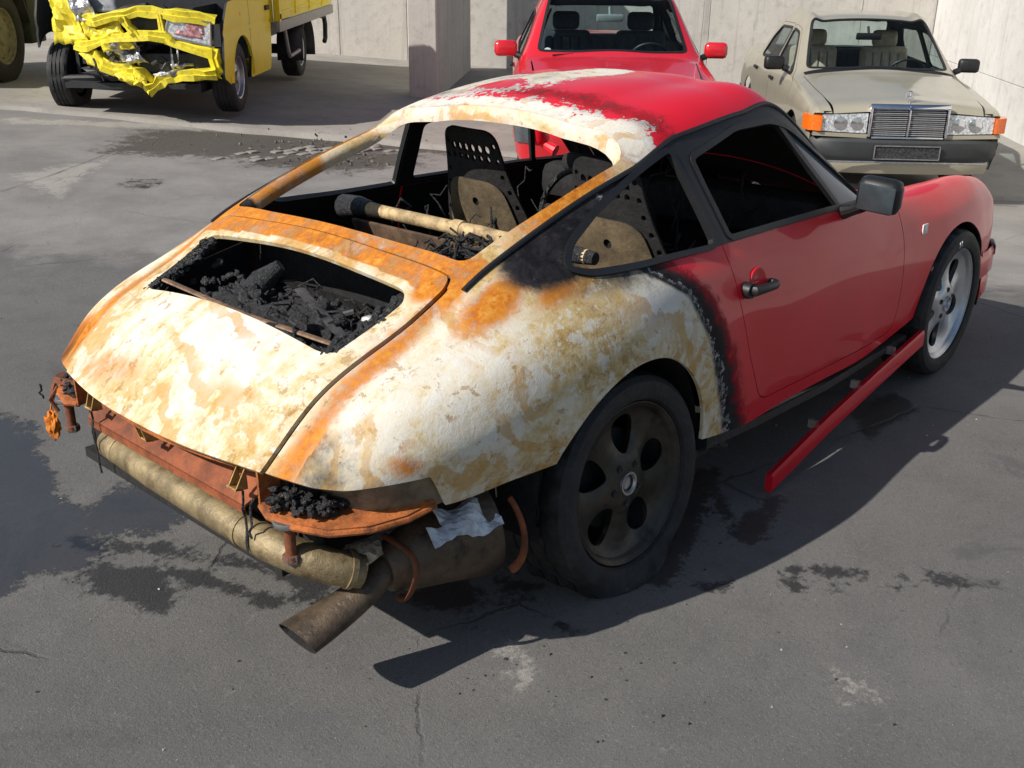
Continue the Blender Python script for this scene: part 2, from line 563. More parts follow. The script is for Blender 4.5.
    c = t.mix(t.math('MULTIPLY', st, 0.88), c, (0.016, 0.016, 0.017, 1))
    c = t.mix(t.math('MULTIPLY', wet, 0.72), c, (0.02, 0.021, 0.024, 1))
    rg = t.math('SUBTRACT', 0.86, t.math('MULTIPLY', wet, 0.76), True)
    rg = t.math('SUBTRACT', rg, t.math('MULTIPLY', st, 0.30), True)
    t.set(Base_Color=c, Roughness=rg)
    h = t.math('ADD', t.math('MULTIPLY', n3, 0.6), t.math('MULTIPLY', t.noise(140, 5, 0.7), 0.5))
    h = t.math('ADD', h, t.math('MULTIPLY', n2, 1.6))
    h = t.math('MULTIPLY', h, t.math('SUBTRACT', 1.0, t.math('MULTIPLY', wet, 0.8)))
    t.bump(t.math('SUBTRACT', h, t.math('MULTIPLY', crk, 1.5)), 0.7, 0.006)
    return t.m

def join_axis(mid, b, step, lo, hi):
    m = list(mid) + list(np.arange(mid[-1] + step, b, step))
    s_ = step; x = m[-1]; right = []
    while x < hi:
        s_ = min(s_ * 1.22, 3.0); x += s_; right.append(x)
    s_ = mid[1] - mid[0]; x = mid[0]; left = []
    while x > lo:
        s_ = min(s_ * 1.22, 3.0); x -= s_; left.append(x)
    return np.array(left[::-1] + m + right)
GXs = join_axis(np.arange(-1.9, 4.2, 0.026), 7.2, 0.06, -60, 60)
GYs = join_axis(np.arange(-2.6, 2.6, 0.026), 7.4, 0.05, -60, 60)
GX, GY = np.meshgrid(GXs, GYs, indexing='ij')
gx, gy = GX.ravel(), GY.ravel()
gP = np.stack([gx, gy], 1)

def blob_mask(polys, soft):
    m = np.zeros(len(gx))
    for p, k in polys:
        p = np.array(p)
        lo = p.min(0) - 0.6; hi = p.max(0) + 0.6
        sel = np.where((gx > lo[0]) & (gx < hi[0]) & (gy > lo[1]) & (gy < hi[1]))[0]
        d = sdpoly(gP[sel], p)
        m[sel] = np.maximum(m[sel], k * np.clip(0.5 + d / soft, 0, 1))
    return m

def px_strip(pts, w):
    """polygon round a polyline on the ground (metres)"""
    p = np.array(pts, float)
    t = np.gradient(p, axis=0); t /= np.linalg.norm(t, axis=1, keepdims=True)
    n = np.stack([-t[:, 1], t[:, 0]], 1)
    return np.concatenate([p + n * w / 2, (p - n * w / 2)[::-1]])

WET = [[(-0.882, 1.84), (-0.8, 1.66), (-0.772, 1.498), (-0.815, 1.231), (-0.908, 0.989), (-0.914, 0.791), (-0.961, 0.558), (-0.986, 0.411), (-1.116, 0.343), (-1.191, 0.443), (-1.33, 0.392), (-1.451, 0.364)],
 [(-0.961, 0.695), (-0.798, 0.774), (-0.697, 0.754), (-0.657, 0.529), (-0.687, 0.416), (-0.833, 0.383), (-0.964, 0.517)]]
STAIN = [[(-1.045, 0.39), (-0.984, 0.232), (-0.927, 0.075), (-1.038, -0.006), (-1.117, 0.159), (-1.14, 0.293)],
 [(0.447, -0.923), (0.581, -0.877), (0.73, -0.863), (0.809, -0.913), (0.662, -0.96), (0.514, -0.992), (0.427, -0.991)],
 [(-0.354, -0.357), (-0.344, -0.56), (-0.441, -0.618), (-0.539, -0.517), (-0.523, -0.413)],
 [(-0.268, -0.548), (-0.19, -0.658), (-0.229, -0.693), (-0.303, -0.602)],
 [(1.657, -0.68), (1.92, -0.75), (1.847, -0.914), (1.512, -0.902), (1.416, -0.908), (1.517, -0.816)],
 [(-0.319, -0.811), (-0.291, -0.868), (-0.32, -0.871), (-0.34, -0.837)],
 [(0.176, 1.928), (0.474, 1.751), (0.626, 1.64), (0.273, 1.698)],
 [(0.228, -0.372), (-0.119, -0.79), (0.086, -0.964), (0.799, -0.636), (0.436, -0.377)],
 [(0.322, -1.073), (0.423, -1.169), (0.605, -1.402), (0.584, -1.412), (0.393, -1.185)],
 [(0.318, -1.178), (0.428, -1.314), (0.399, -1.329), (0.3, -1.205)],
 [(0.491, -1.355), (0.558, -1.439), (0.517, -1.443), (0.465, -1.374)],
 [(0.674, -1.465), (0.737, -1.576), (0.688, -1.581), (0.642, -1.494)],
 [(0.741, -1.604), (0.767, -1.653), (0.735, -1.651)],
 [(0.116, -0.979), (0.203, -1.061), (0.161, -1.071), (0.104, -1.005)],
 [(0.067, -0.906), (0.138, -0.963), (0.111, -0.982)]]
DIRT = [[(1.957, 6.151), (2.396, 6.639), (2.811, 6.948), (3.717, 6.674), (5.198, 5.852), (6.178, 4.801), (5.354, 4.084), (4.358, 4.987), (3.252, 5.231), (2.53, 5.636)],
 [(2.824, 5.491), (3.65, 5.33), (4.401, 4.967), (4.0, 4.523), (3.276, 4.579), (2.714, 5.179)]]
PALE = [[(0.025, -1.48), (0.097, -1.555), (0.028, -1.643), (-0.06, -1.579)],
 [(1.893, 8.03), (4.964, 5.892), (4.703, 5.592), (1.747, 7.685)],
 [(-0.514, -0.73), (-0.428, -0.943), (-0.59, -0.95)],
 [(0.91, 5.704), (2.003, 5.988), (0.943, 4.823)]]
STREAK = [([(-0.972, 0.439), (-0.842, 0.247), (-0.734, 0.031), (-0.648, -0.248)], 0.05),
 ([(-0.999, 0.263), (-0.877, 0.076), (-0.799, -0.167), (-0.673, -0.281)], 0.06),
 ([(-1.066, 0.578), (-0.965, 0.389), (-0.82, 0.284)], 0.06),
 ([(-0.507, -0.523), (-0.397, -0.614), (-0.262, -0.703)], 0.012),
 ([(0.749, -0.585), (0.61, -0.76), (0.517, -0.859)], 0.03)]
CRACKS = [([(0.709, 5.23), (0.95, 5.36), (1.195, 5.511), (1.5, 5.74), (1.899, 6.039)], 0.006, 0),
 ([(4.217, 8.378), (5.198, 7.885), (6.319, 7.094)], 0.012, 2)]
COBBLES = [((2.629, 5.312), (3.707, 5.404), 4), ((3.539, 5.186), (4.49, 5.135), 4)]

g_stain = blob_mask([(p, 1.0) for p in STAIN] + [(px_strip(q, w), 1.0) for q, w in STREAK], 0.13)
g_stain = np.maximum(g_stain, blob_mask([([(1.5, 5.042), (1.656, 5.108), (1.818, 5.06), (1.713, 4.849), (1.545, 4.834), (1.467, 4.95)], .8)], 0.42))
g_wet = blob_mask([(p, 1.0) for p in WET], 0.20)
g_dirt = blob_mask([(p, 1.0) for p in DIRT], 0.7)
g_pale = blob_mask([(p, 0.8) for p in PALE], 0.25)
dep = (gx + 2.2) * 0.73 + (gy + 2.43) * 0.684
g_conc = sstep(5.0, 7.4, dep + 0.25 * np.sin(gx * 1.7))
g_h = gz(gx, gy) - 0.012 * np.clip(g_dirt, 0, 1) * sstep(0.3, 0.9, g_dirt)
na, nb = GX.shape
I = np.arange(na * nb).reshape(na, nb)
gF = np.stack([I[:-1, :-1], I[1:, :-1], I[1:, 1:], I[:-1, 1:]], -1).reshape(-1, 4)
ground = link_mesh("ground", np.stack([gx, gy, g_h], 1), gF, ground_material(), None, None, True, None,
                   dict(stain=g_stain, wet=g_wet, dirt=g_dirt, pale=g_pale, conc=g_conc))
ground['kind'] = 'structure'

def concrete(name, c0, c1, dark, streak=True, sc=1.0):
    t = NT(name)
    n1 = t.noise(0.8 * sc, 7, 0.65); n2 = t.noise(7, 8, 0.7); n3 = t.noise(60, 5, 0.7)
    c = t.mix(t.ramp(n1, 0.3, 0.7), c0, c1)
    c = t.mix(t.math('MULTIPLY', t.ramp(n2, 0.48, 0.75), 0.45), c, dark)
    c = t.mix(t.math('MULTIPLY', t.ramp(n3, 0.55, 0.72), 0.4), c, dark)
    if streak:
        mp = t.n("ShaderNodeMapping"); mp.inputs["Scale"].default_value = (9.0, 9.0, 0.35)
        t.link(t.coord(), mp.inputs[0])
        c = t.mix(t.math('MULTIPLY', t.ramp(t.noise(1.0, 6, 0.7, 0.3, mp.outputs[0]), 0.50, 0.72), 0.5), c, dark)
    t.set(Base_Color=c, Roughness=0.88)
    t.bump(t.math('ADD', t.math('MULTIPLY', n3, 0.5), t.math('MULTIPLY', n2, 1.0)), 0.5, 0.01)
    return t.m

M_APRON = concrete("apron_concrete", (0.24, 0.225, 0.20, 1), (0.34, 0.32, 0.285, 1), (0.14, 0.13, 0.115, 1), False)
M_WALL = concrete("wall_concrete", (0.47, 0.445, 0.405, 1), (0.57, 0.54, 0.49, 1), (0.22, 0.205, 0.185, 1))
M_WALLP = concrete("pale_wall_concrete", (0.56, 0.545, 0.52, 1), (0.66, 0.645, 0.615, 1), (0.32, 0.31, 0.29, 1))

# concrete apron in front of the bays, a low step above the yard
def apron_sheet():
    us = np.linspace(-9, 12, 85); vs = np.concatenate([[0, 0.03], np.linspace(0.12, 9, 40)])
    V = []; F = []
    for i, u in enumerate(us):
        for j, v in enumerate(vs):
            wob = 0.035 * math.sin(u * 2.1) + 0.02 * math.sin(u * 7.3)
            p = A0 + AD * u + AN * (v + wob * (v < 0.2))
            V.append((p[0], p[1], float(gz(p[0], p[1])) + (0.034 if j else -0.03) - 0.006 * (j == 1)))
    m = len(vs)
    for i in range(len(us) - 1):
        for j in range(m - 1):
            F.append((i*m+j, (i+1)*m+j, (i+1)*m+j+1, i*m+j+1))
    return link_mesh("concrete_apron", V, np.array(F), M_APRON)
apron = apron_sheet(); apron['kind'] = 'structure'

def ground_strip(name, pts, w, mat, h=0.004):
    p = np.array(pts, float)
    out = [p[0]]
    for a, b in zip(p[:-1], p[1:]):
        k = max(2, int(np.linalg.norm(b - a) / 0.06))
        for t in np.linspace(0, 1, k + 1)[1:]:
            out.append(a + (b - a) * t)
    out = np.array(out)
    t = np.gradient(out, axis=0); t /= np.linalg.norm(t, axis=1, keepdims=True) + 1e-9
    n = np.stack([-t[:, 1], t[:, 0]], 1)
    V = []; F = []
    for i, q in enumerate(out):
        ww = w * random.uniform(0.35, 1.2); jit = n[i] * random.uniform(-0.4, 0.4) * w
        for s in (-1, 1):
            x, y = q + jit + n[i] * s * ww / 2
            V.append((x, y, float(gz(x, y)) + h))
    for i in range(len(out) - 1):
        F.append((2*i, 2*i+2, 2*i+3, 2*i+1))
    o = link_mesh(name, V, np.array(F), mat)
    o['kind'] = 'structure'
    return o
M_CRACK = simple("crack_dark", (0.03, 0.028, 0.026, 1), 0.95, 0, 0.4, 20)
M_SCRATCH = simple("pale_scratch", (0.36, 0.34, 0.31, 1), 0.9, 0, 0.3, 20)
for pts, w, m_ in CRACKS:
    ground_strip("ground_crack" if m_ == 0 else "ground_scratch", pts, w, M_CRACK if m_ == 0 else M_SCRATCH, 0.004 if m_ < 2 else 0.04)

# cobbles showing where the concrete is broken out
M_COB = concrete("cobble_stone", (0.20, 0.185, 0.165, 1), (0.30, 0.28, 0.25, 1), (0.10, 0.09, 0.08, 1), False)
def cobble_mesh(seed):
    r = random.Random(seed)
    b = MB(); b.box((0, 0, 0), (0.115 * r.uniform(.85, 1.05), 0.085 * r.uniform(.85, 1.05), 0.06), (r.uniform(-.06, .06), r.uniform(-.06, .06), r.uniform(-.1, .1)), 0, 0.012)
    o = b.build("cobblestone", M_COB, ground)
    return o
cob_src = [cobble_mesh(i) for i in range(5)]
k = 0
for (ax, ay), (bx_, by_), rows in COBBLES:
    a = np.array([ax, ay]); b = np.array([bx_, by_]); d = (b - a); Ld = np.linalg.norm(d); d /= Ld; nn = np.array([-d[1], d[0]])
    if nn @ np.array([1, 1]) < 0: nn = -nn
    for rw in range(rows):
        u = (rw % 2) * 0.065
        while u < Ld:
            if random.random() < 0.80 - 0.15 * rw:
                p = a + d * u + nn * rw * 0.10
                src = cob_src[k % 5]
                o = src if k < 5 else src.copy()
                if k >= 5:
                    COL.objects.link(o)
                o.parent = ground
                o.location = (p[0], p[1], float(gz(p[0], p[1])) - 0.027 + random.uniform(-.006, .006))
                o.rotation_euler = (0, 0, math.atan2(d[1], d[0]) + random.uniform(-.08, .08))
                k += 1
            u += 0.128

# loose rubble in the broken patch and grit over the yard
def scatter(name, n, region, smin, smax, mat, sink=0.3):
    b = MB()
    V = []; F = []
    for i in range(n):
        x, y = region()
        s = smin + (smax - smin) * random.random() ** 3
        z = float(gz(x, y)) + s * (0.5 - sink) + (0.035 if (np.array([x, y]) - A0) @ AN > 0 else 0)
        a = random.random() * 6.28
        base = len(V)
        pts = [(math.cos(a + q * 2.09) * s * random.uniform(.6, 1.1), math.sin(a + q * 2.09) * s * random.uniform(.6, 1.1)) for q in range(3)]
        for q in pts: V.append((x + q[0], y + q[1], z - s * .5))
        for q in pts: V.append((x + q[0] * .6, y + q[1] * .6, z + s * random.uniform(.25, .5)))
        F += [(base, base+1, base+4, base+3), (base+1, base+2, base+5, base+4), (base+2, base, base+3, base+5), (base+3, base+4, base+5, base+5)]
    F = [f if f[2] != f[3] else f[:3] for f in F]
    o = link_mesh(name, V, F, mat, None, None, False)
    o['kind'] = 'stuff'
    return o
M_RUB = simple("rubble_stone", (0.14, 0.125, 0.105, 1), 0.9, 0, 0.5, 30)
M_GRITP = simple("pale_grit", (0.40, 0.38, 0.34, 1), 0.9, 0, 0.4, 30)
M_GRITD = simple("dark_grit", (0.035, 0.034, 0.033, 1), 0.8, 0, 0.4, 30)
def in_dirt():
    p = random.choice(DIRT[:2]); c = np.array(p)
    w = np.random.default_rng(random.randrange(10**6)).dirichlet(np.ones(len(c)) * .6)
    return tuple(w @ c)
scatter("rubble", 300, in_dirt, 0.004, 0.022, M_RUB)
def yard():
    d = random.random() ** 0.7 * 7 + 1.0; a = 0.75 + random.uniform(-.62, .62)
    return (-2.2 + d * math.cos(a), -2.43 + d * math.sin(a))
scatter("pale_grit", 420, yard, 0.0015, 0.007, M_GRITP)
scatter("dark_grit", 380, yard, 0.0015, 0.006, M_GRITD)
def near_tail():
    return (random.gauss(-0.35, .35), random.gauss(-0.75, .35))
scatter("burnt_crumbs", 260, near_tail, 0.0015, 0.008, M_GRITD)

# ------------------------------------------------------------------ walls
WD = Vector((0.62, -0.78, 0)).normalized()            # along the back wall, towards the right
WN = Vector((-0.78, -0.62, 0)).normalized()           # out of the back wall, towards the yard
W0 = Vector((9.3, 9.4, 0)) + Vector((.78, .62, 0)) * .5
CORNER = W0 + WD * 6.85
def wall_thing(name, label, start, along, out, length, h0, h1, th, mat, seams, panel_gap=0.007, hseams=()):
    """a wall cast in bays: each bay is a panel of its own with a recessed joint between"""
    root = thing(name, label, "wall", tuple(start + along * (length / 2)))
    root_inv = Matrix.Translation(-root.location)
    xs = [0.0] + list(seams) + [length]
    zs = [h0] + list(hseams) + [h1]
    core = MB()
    def P(u, d, z): return start + along * u + out * d + Vector((0, 0, z))
    def blk(mb, u0, u1, d0, d1, z0, z1, c):
        pts = [P(u0, d0, z0), P(u1, d0, z0), P(u1, d0, z1), P(u0, d0, z1)]
        f = [P(u0 + c, d1, z0 + c), P(u1 - c, d1, z0 + c), P(u1 - c, d1, z1 - c), P(u0 + c, d1, z1 - c)]
        m_ = [P(u0, d1 - c, z0), P(u1, d1 - c, z0), P(u1, d1 - c, z1), P(u0, d1 - c, z1)]
        V = pts + m_ + f
        F = [(3, 2, 1, 0)] + [(i, (i+1) % 4, 4 + (i+1) % 4, 4 + i) for i in range(4)] + [(4 + i, 4 + (i+1) % 4, 8 + (i+1) % 4, 8 + i) for i in range(4)] + [(8, 9, 10, 11)]
        mb.add(V, F, 0, root_inv)
    blk(core, 0.0, length, -th, -0.012, h0, h1, 0.002)
    core.build("wall_core", M_WALLD, root, False)
    for a, b in zip(xs[:-1], xs[1:]):
        for z0, z1 in zip(zs[:-1], zs[1:]):
            mb = MB(); blk(mb, a + panel_gap / 2, b - panel_gap / 2, -0.0118, 0.0, z0 + (panel_gap / 2 if z0 > h0 else 0), z1 - (panel_gap / 2 if z1 < h1 else 0), 0.004)
            mb.build("concrete_panel", mat, root, False)
    return root
M_WALLD = concrete("joint_concrete", (0.24, 0.225, 0.205, 1), (0.30, 0.285, 0.26, 1), (0.16, 0.15, 0.14, 1), False)
wall_thing("concrete_wall", "long grey concrete back wall behind the red car and the yellow pickup", W0 - WD * 9, WD, WN, 9 + 6.85, -1.2, 3.1, 0.3, M_WALL,
           [4.2, 7.0, 8.05, 10.3, 12.6, 14.8])
RD = Vector((-0.78, -0.62, 0)).normalized(); RN = Vector((-0.62, 0.78, 0)).normalized()
wall_thing("concrete_wall", "bright pale concrete side wall to the right of the beige saloon", CORNER + RD * 0.02, RD, RN, 12.0, -1.4, 3.1, 0.3, M_WALLP,
           [0.75, 1.35, 2.05, 2.75, 4.2, 5.6, 7.0, 8.4, 9.8, 11.0], 0.006, [0.25, 1.45])
dv = thing("bay_divider", "narrow concrete divider wall standing end-on between the truck and the red car", "wall", (6.75, 7.26, 0), math.atan2(0.62, 0.78))
b = MB(); b.box((1.65, 0.17, 0.9), (3.3, 0.34, 4.2), (0, 0, 0), 0, 0.012)
b.build("divider_slab", M_WALL, dv, False)
# ------------------------------------------------------------------ the burnt car: control net of its body (right half)
NET=[
# r0..r8
[(-.86,.735,.535),(-.885,.722,.545),(-.915,.70,.552),(-.935,.665,.556),(-.955,.62,.56),(-.975,.56,.565),(-.995,.48,.57),(-1.035,.25,.572),(-1.05,0,.575)],
[(-.72,.772,.475),(-.75,.775,.54),(-.785,.755,.61),(-.81,.70,.665),(-.825,.63,.69),(-.835,.555,.70),(-.845,.48,.71),(-.87,.25,.728),(-.88,0,.735)],
[(-.45,.815,.47),(-.47,.835,.56),(-.50,.83,.66),(-.52,.775,.76),(-.535,.685,.805),(-.545,.59,.83),(-.555,.50,.85),(-.575,.25,.875),(-.585,0,.885)],
[(-.2,.845,.47),(-.2,.862,.58),(-.22,.857,.69),(-.25,.80,.805),(-.28,.70,.885),(-.32,.605,.935),(-.335,.525,.965),(-.35,.28,.985),(-.36,0,.995)],
[(0,.85,.46),(0,.865,.58),(0,.86,.70),(0,.805,.82),(0,.72,.905),(0,.64,1.0),(-.03,.525,1.085),(-.05,.28,1.115),(-.06,0,1.125)],
[(.3,.835,.33),(.3,.845,.50),(.3,.838,.66),(.3,.79,.815),(.3,.73,.895),(.3,.655,1.03),(.3,.535,1.17),(.28,.28,1.222),(.27,0,1.238)],
[(.6,.82,.28),(.6,.832,.42),(.58,.825,.60),(.55,.795,.77),(.53,.745,.885),(.52,.665,1.03),(.5,.565,1.19),(.5,.28,1.282),(.5,0,1.298)],
[(.9,.81,.28),(.9,.826,.42),(.9,.82,.60),(.9,.79,.76),(.9,.748,.87),(.9,.66,1.03),(.88,.555,1.225),(.87,.28,1.308),(.87,0,1.322)],
[(1.2,.81,.28),(1.2,.825,.42),(1.2,.815,.60),(1.2,.79,.755),(1.22,.75,.86),(1.2,.655,1.03),(1.14,.535,1.222),(1.14,.28,1.283),(1.15,0,1.297)],
[(1.45,.81,.28),(1.45,.82,.42),(1.45,.812,.60),(1.45,.788,.745),(1.44,.745,.852),(1.40,.665,.97),(1.37,.585,1.05),(1.41,.30,1.10),(1.43,0,1.12)],
[(1.64,.80,.29),(1.64,.815,.43),(1.64,.81,.60),(1.64,.785,.735),(1.63,.74,.84),(1.60,.685,.858),(1.58,.635,.868),(1.66,.33,.91),(1.70,0,.925)],
[(1.85,.80,.32),(1.85,.815,.45),(1.85,.81,.60),(1.85,.785,.735),(1.85,.735,.822),(1.85,.66,.842),(1.85,.58,.835),(1.85,.33,.848),(1.87,0,.858)],
[(2.27,.815,.42),(2.27,.828,.52),(2.27,.822,.62),(2.27,.79,.745),(2.27,.715,.825),(2.27,.62,.82),(2.27,.54,.765),(2.27,.3,.74),(2.29,0,.742)],
[(2.6,.79,.42),(2.6,.80,.50),(2.6,.795,.60),(2.6,.76,.735),(2.6,.69,.805),(2.6,.59,.79),(2.6,.50,.70),(2.62,.3,.655),(2.65,0,.655)],
[(2.78,.755,.42),(2.80,.755,.5),(2.84,.74,.58),(2.88,.705,.67),(2.89,.635,.72),(2.89,.55,.70),(2.88,.48,.61),(2.9,.3,.575),(2.95,0,.57)],
[(2.88,.70,.42),(2.92,.70,.46),(2.95,.68,.51),(2.97,.65,.56),(2.98,.60,.58),(2.98,.54,.56),(2.98,.46,.51),(3.02,.3,.49),(3.08,0,.48)],
]
burnt = thing("burnt_sports_car", "burnt out red sports car with rusty white scorched tail in the middle of the yard", "car", (0, 0, 0))
RX_, RY_ = math.radians(-1.5), math.radians(0.5)
Rx = np.array([[1, 0, 0], [0, math.cos(RX_), -math.sin(RX_)], [0, math.sin(RX_), math.cos(RX_)]])
Ry = np.array([[math.cos(RY_), 0, math.sin(RY_)], [0, 1, 0], [-math.sin(RY_), 0, math.cos(RY_)]])
BR = Ry @ Rx
BX = (BR, np.array([0, 0, 0.0]))
BM4 = Matrix([list(BR[0]) + [0], list(BR[1]) + [0], list(BR[2]) + [0], [0, 0, 0, 1]])

BODY = net_surface(NET, 26, 15)
bvh = BVHTree.FromPolygons([tuple(v) for v in BODY['V'][:, :3]], [tuple(t) for t in BODY['T']])
def top_z(x, y):
    h = bvh.ray_cast(Vector((x, y, 3)), Vector((0, 0, -1)))
    return h[0].z if h[0] else 0.5
def side_y(x, z, s=-1):
    h = bvh.ray_cast(Vector((x, s * 3, z)), Vector((0, -s, 0)))
    return h[0].y if h[0] else s * 0.8

# ---- the skin after the fire: where paint is left, where it is ash, soot or rust
def ygut(x): return np.interp(x, [-.45, .30, .5, .6], [.586, .580, .566, .5655])
def body_attrs(V, N):
    x, y, z, s = V[:, 0], V[:, 1], V[:, 2], V[:, 6]
    ay = np.abs(y)
    xa = np.interp(z, [.2, .31, .48, .656, .79, .85, .90, 1.0], [.52, .50, .435, .374, .30, .20, .12, .12])
    xr = np.interp(z, [.2, .30, .367, .53, .68, .82, .88, 1.0, 1.13, 1.2], [.70, .66, .62, .55, .47, .38, .30, .33, .40, .42])
    side = np.where(x < .5, ay > ygut(x) - .002, (s < 6.02) | (s > 9.98))
    ash_side = np.clip(.5 + (xa - x) / .16, 0, 1)
    # soot: round the paint line on the flanks, over the rear pillar, at the paint line on the roof
    mid_ = xa - .005
    soot_side = np.where(x < mid_, np.clip(1 - (mid_ - x) / .04, 0, 1), np.clip(1.05 - (x - mid_) / (xr - xa + .045), 0, 1))
    pil = np.clip((z - .868) / .05, 0, 1) * np.clip((.42 + .12 * (z > 1.0) - x) / .06, 0, 1) * np.clip((x + .36) / .12, 0, 1)
    top = .62 * np.exp(-((x - .02) / .26) ** 2 - ((z - .885) / .05) ** 2)
    corner = .62 * np.exp(-((x + .93) / .06) ** 2 - ((ay - .63) / .10) ** 2)
    lip = .5 * np.exp(-((x + .93) / .1) ** 2) * np.clip((ay - .55) / .05, 0, 1)
    soot_s = np.maximum.reduce([soot_side, pil, top, corner, lip])
    patch = np.exp(-(((x - .86) / .19) ** 2 + ((y - .05) / .13) ** 2) ** 2)
    mott = np.exp(-(((x - .62) / .27) ** 2 + ((y - .24) / .30) ** 2) ** 2)
    band = np.clip(.5 + (.40 + .05 * np.exp(-((y + .50) / .07) ** 2) - x) / .20, 0, 1)
    ash_top = np.maximum.reduce([band, 1.0 * patch, .88 * mott])
    isl = np.exp(-((x - .54) / .08) ** 2 - ((y - .20) / .12) ** 2) + .8 * np.exp(-((x - .80) / .045) ** 2 - ((y - .08) / .045) ** 2)
    ash = np.where(side, ash_side, ash_top - .8 * isl * (x > .4))
    soot_top = np.maximum.reduce([.42 * mott, .52 * np.exp(-((x - .47) / .08) ** 2), .42 * np.exp(-(((x - .84) / .26) ** 2 + ((y - .05) / .20) ** 2) ** 2) * (1 - patch)])
    soot_top = np.where(x > .38, soot_top, .25 * np.exp(-((x - .30) / .06) ** 2)) * (1 - .7 * isl)
    soot = np.where(side, soot_s, soot_top)
    # rust: window frame and the shelf under it, along the lid gap, lid corners, lips
    frame = np.where(side, 0, .62 * np.exp(-((x - .03) / .34) ** 2) * np.clip((ay - .40) / .06, 0, 1))
    shelf = np.where(~side & (x < -.33) & (x > -.47), .56, 0)
    gapl = .54 * np.exp(-((ay - .56) / .06) ** 2) * (x < -.3) * (ay > .49)
    hip = .66 * np.exp(-((x + .38) / .17) ** 2 - ((ay - .66) / .07) ** 2)
    hip = np.maximum(hip, .55 * np.exp(-((x + .2) / .16) ** 2 - ((ay - .72) / .05) ** 2))
    lidc = .70 * np.exp(-((x + .46) / .06) ** 2 - ((y + .50) / .05) ** 2)
    lidl = .46 * np.exp(-((x + .97) / .07) ** 2 - ((y - .25) / .30) ** 2)
    lidt = .34 * np.exp(-((x + .43) / .05) ** 2)
    tipl = .66 * np.exp(-((x + .90) / .10) ** 2) * (y > .55)
    spots = .56 * np.exp(-((x + .77) / .06) ** 2 - ((z - .60) / .04) ** 2) * (y < 0)
    rust = np.maximum.reduce([frame, shelf, gapl, hip, lidc, lidl, np.where(side, 0, lidt), tipl, spots])
    # tan: where the primer baked brown, low on the flank and before the arch
    tan = np.clip((.62 - z) / .10, 0, 1) * np.clip((.2 - x) / .1, 0, 1) * np.clip((x + .75) / .15, 0, 1)
    tan = np.maximum(tan * .75, .85 * np.exp(-((x + .05) / .18) ** 2 - ((z - .70) / .05) ** 2) * side)
    white = np.exp(-((x - .16) / .17) ** 2 - ((z - .80) / .09) ** 2) * side
    white = np.maximum.reduce([white, .7 * np.exp(-((x + .62) / .20) ** 2 - ((z - .70) / .10) ** 2) * side, np.where(side, 0, .8 * np.exp(-((x + .82) / .14) ** 2 - ((y + .15) / .32) ** 2)), np.where(side, 0, np.where(x > .3, .9, 0))])
    return dict(ash=ash, soot=soot, rust=rust, tan=tan, white=white)

def color_ramp(t, fac, stops):
    o = t.n("ShaderNodeValToRGB"); cr = o.color_ramp
    while len(cr.elements) < len(stops): cr.elements.new(0.5)
    for e, (p_, c_) in zip(cr.elements, stops):
        e.position = p_; e.color = c_
    t.link(fac, o.inputs[0])
    return o.outputs[0]

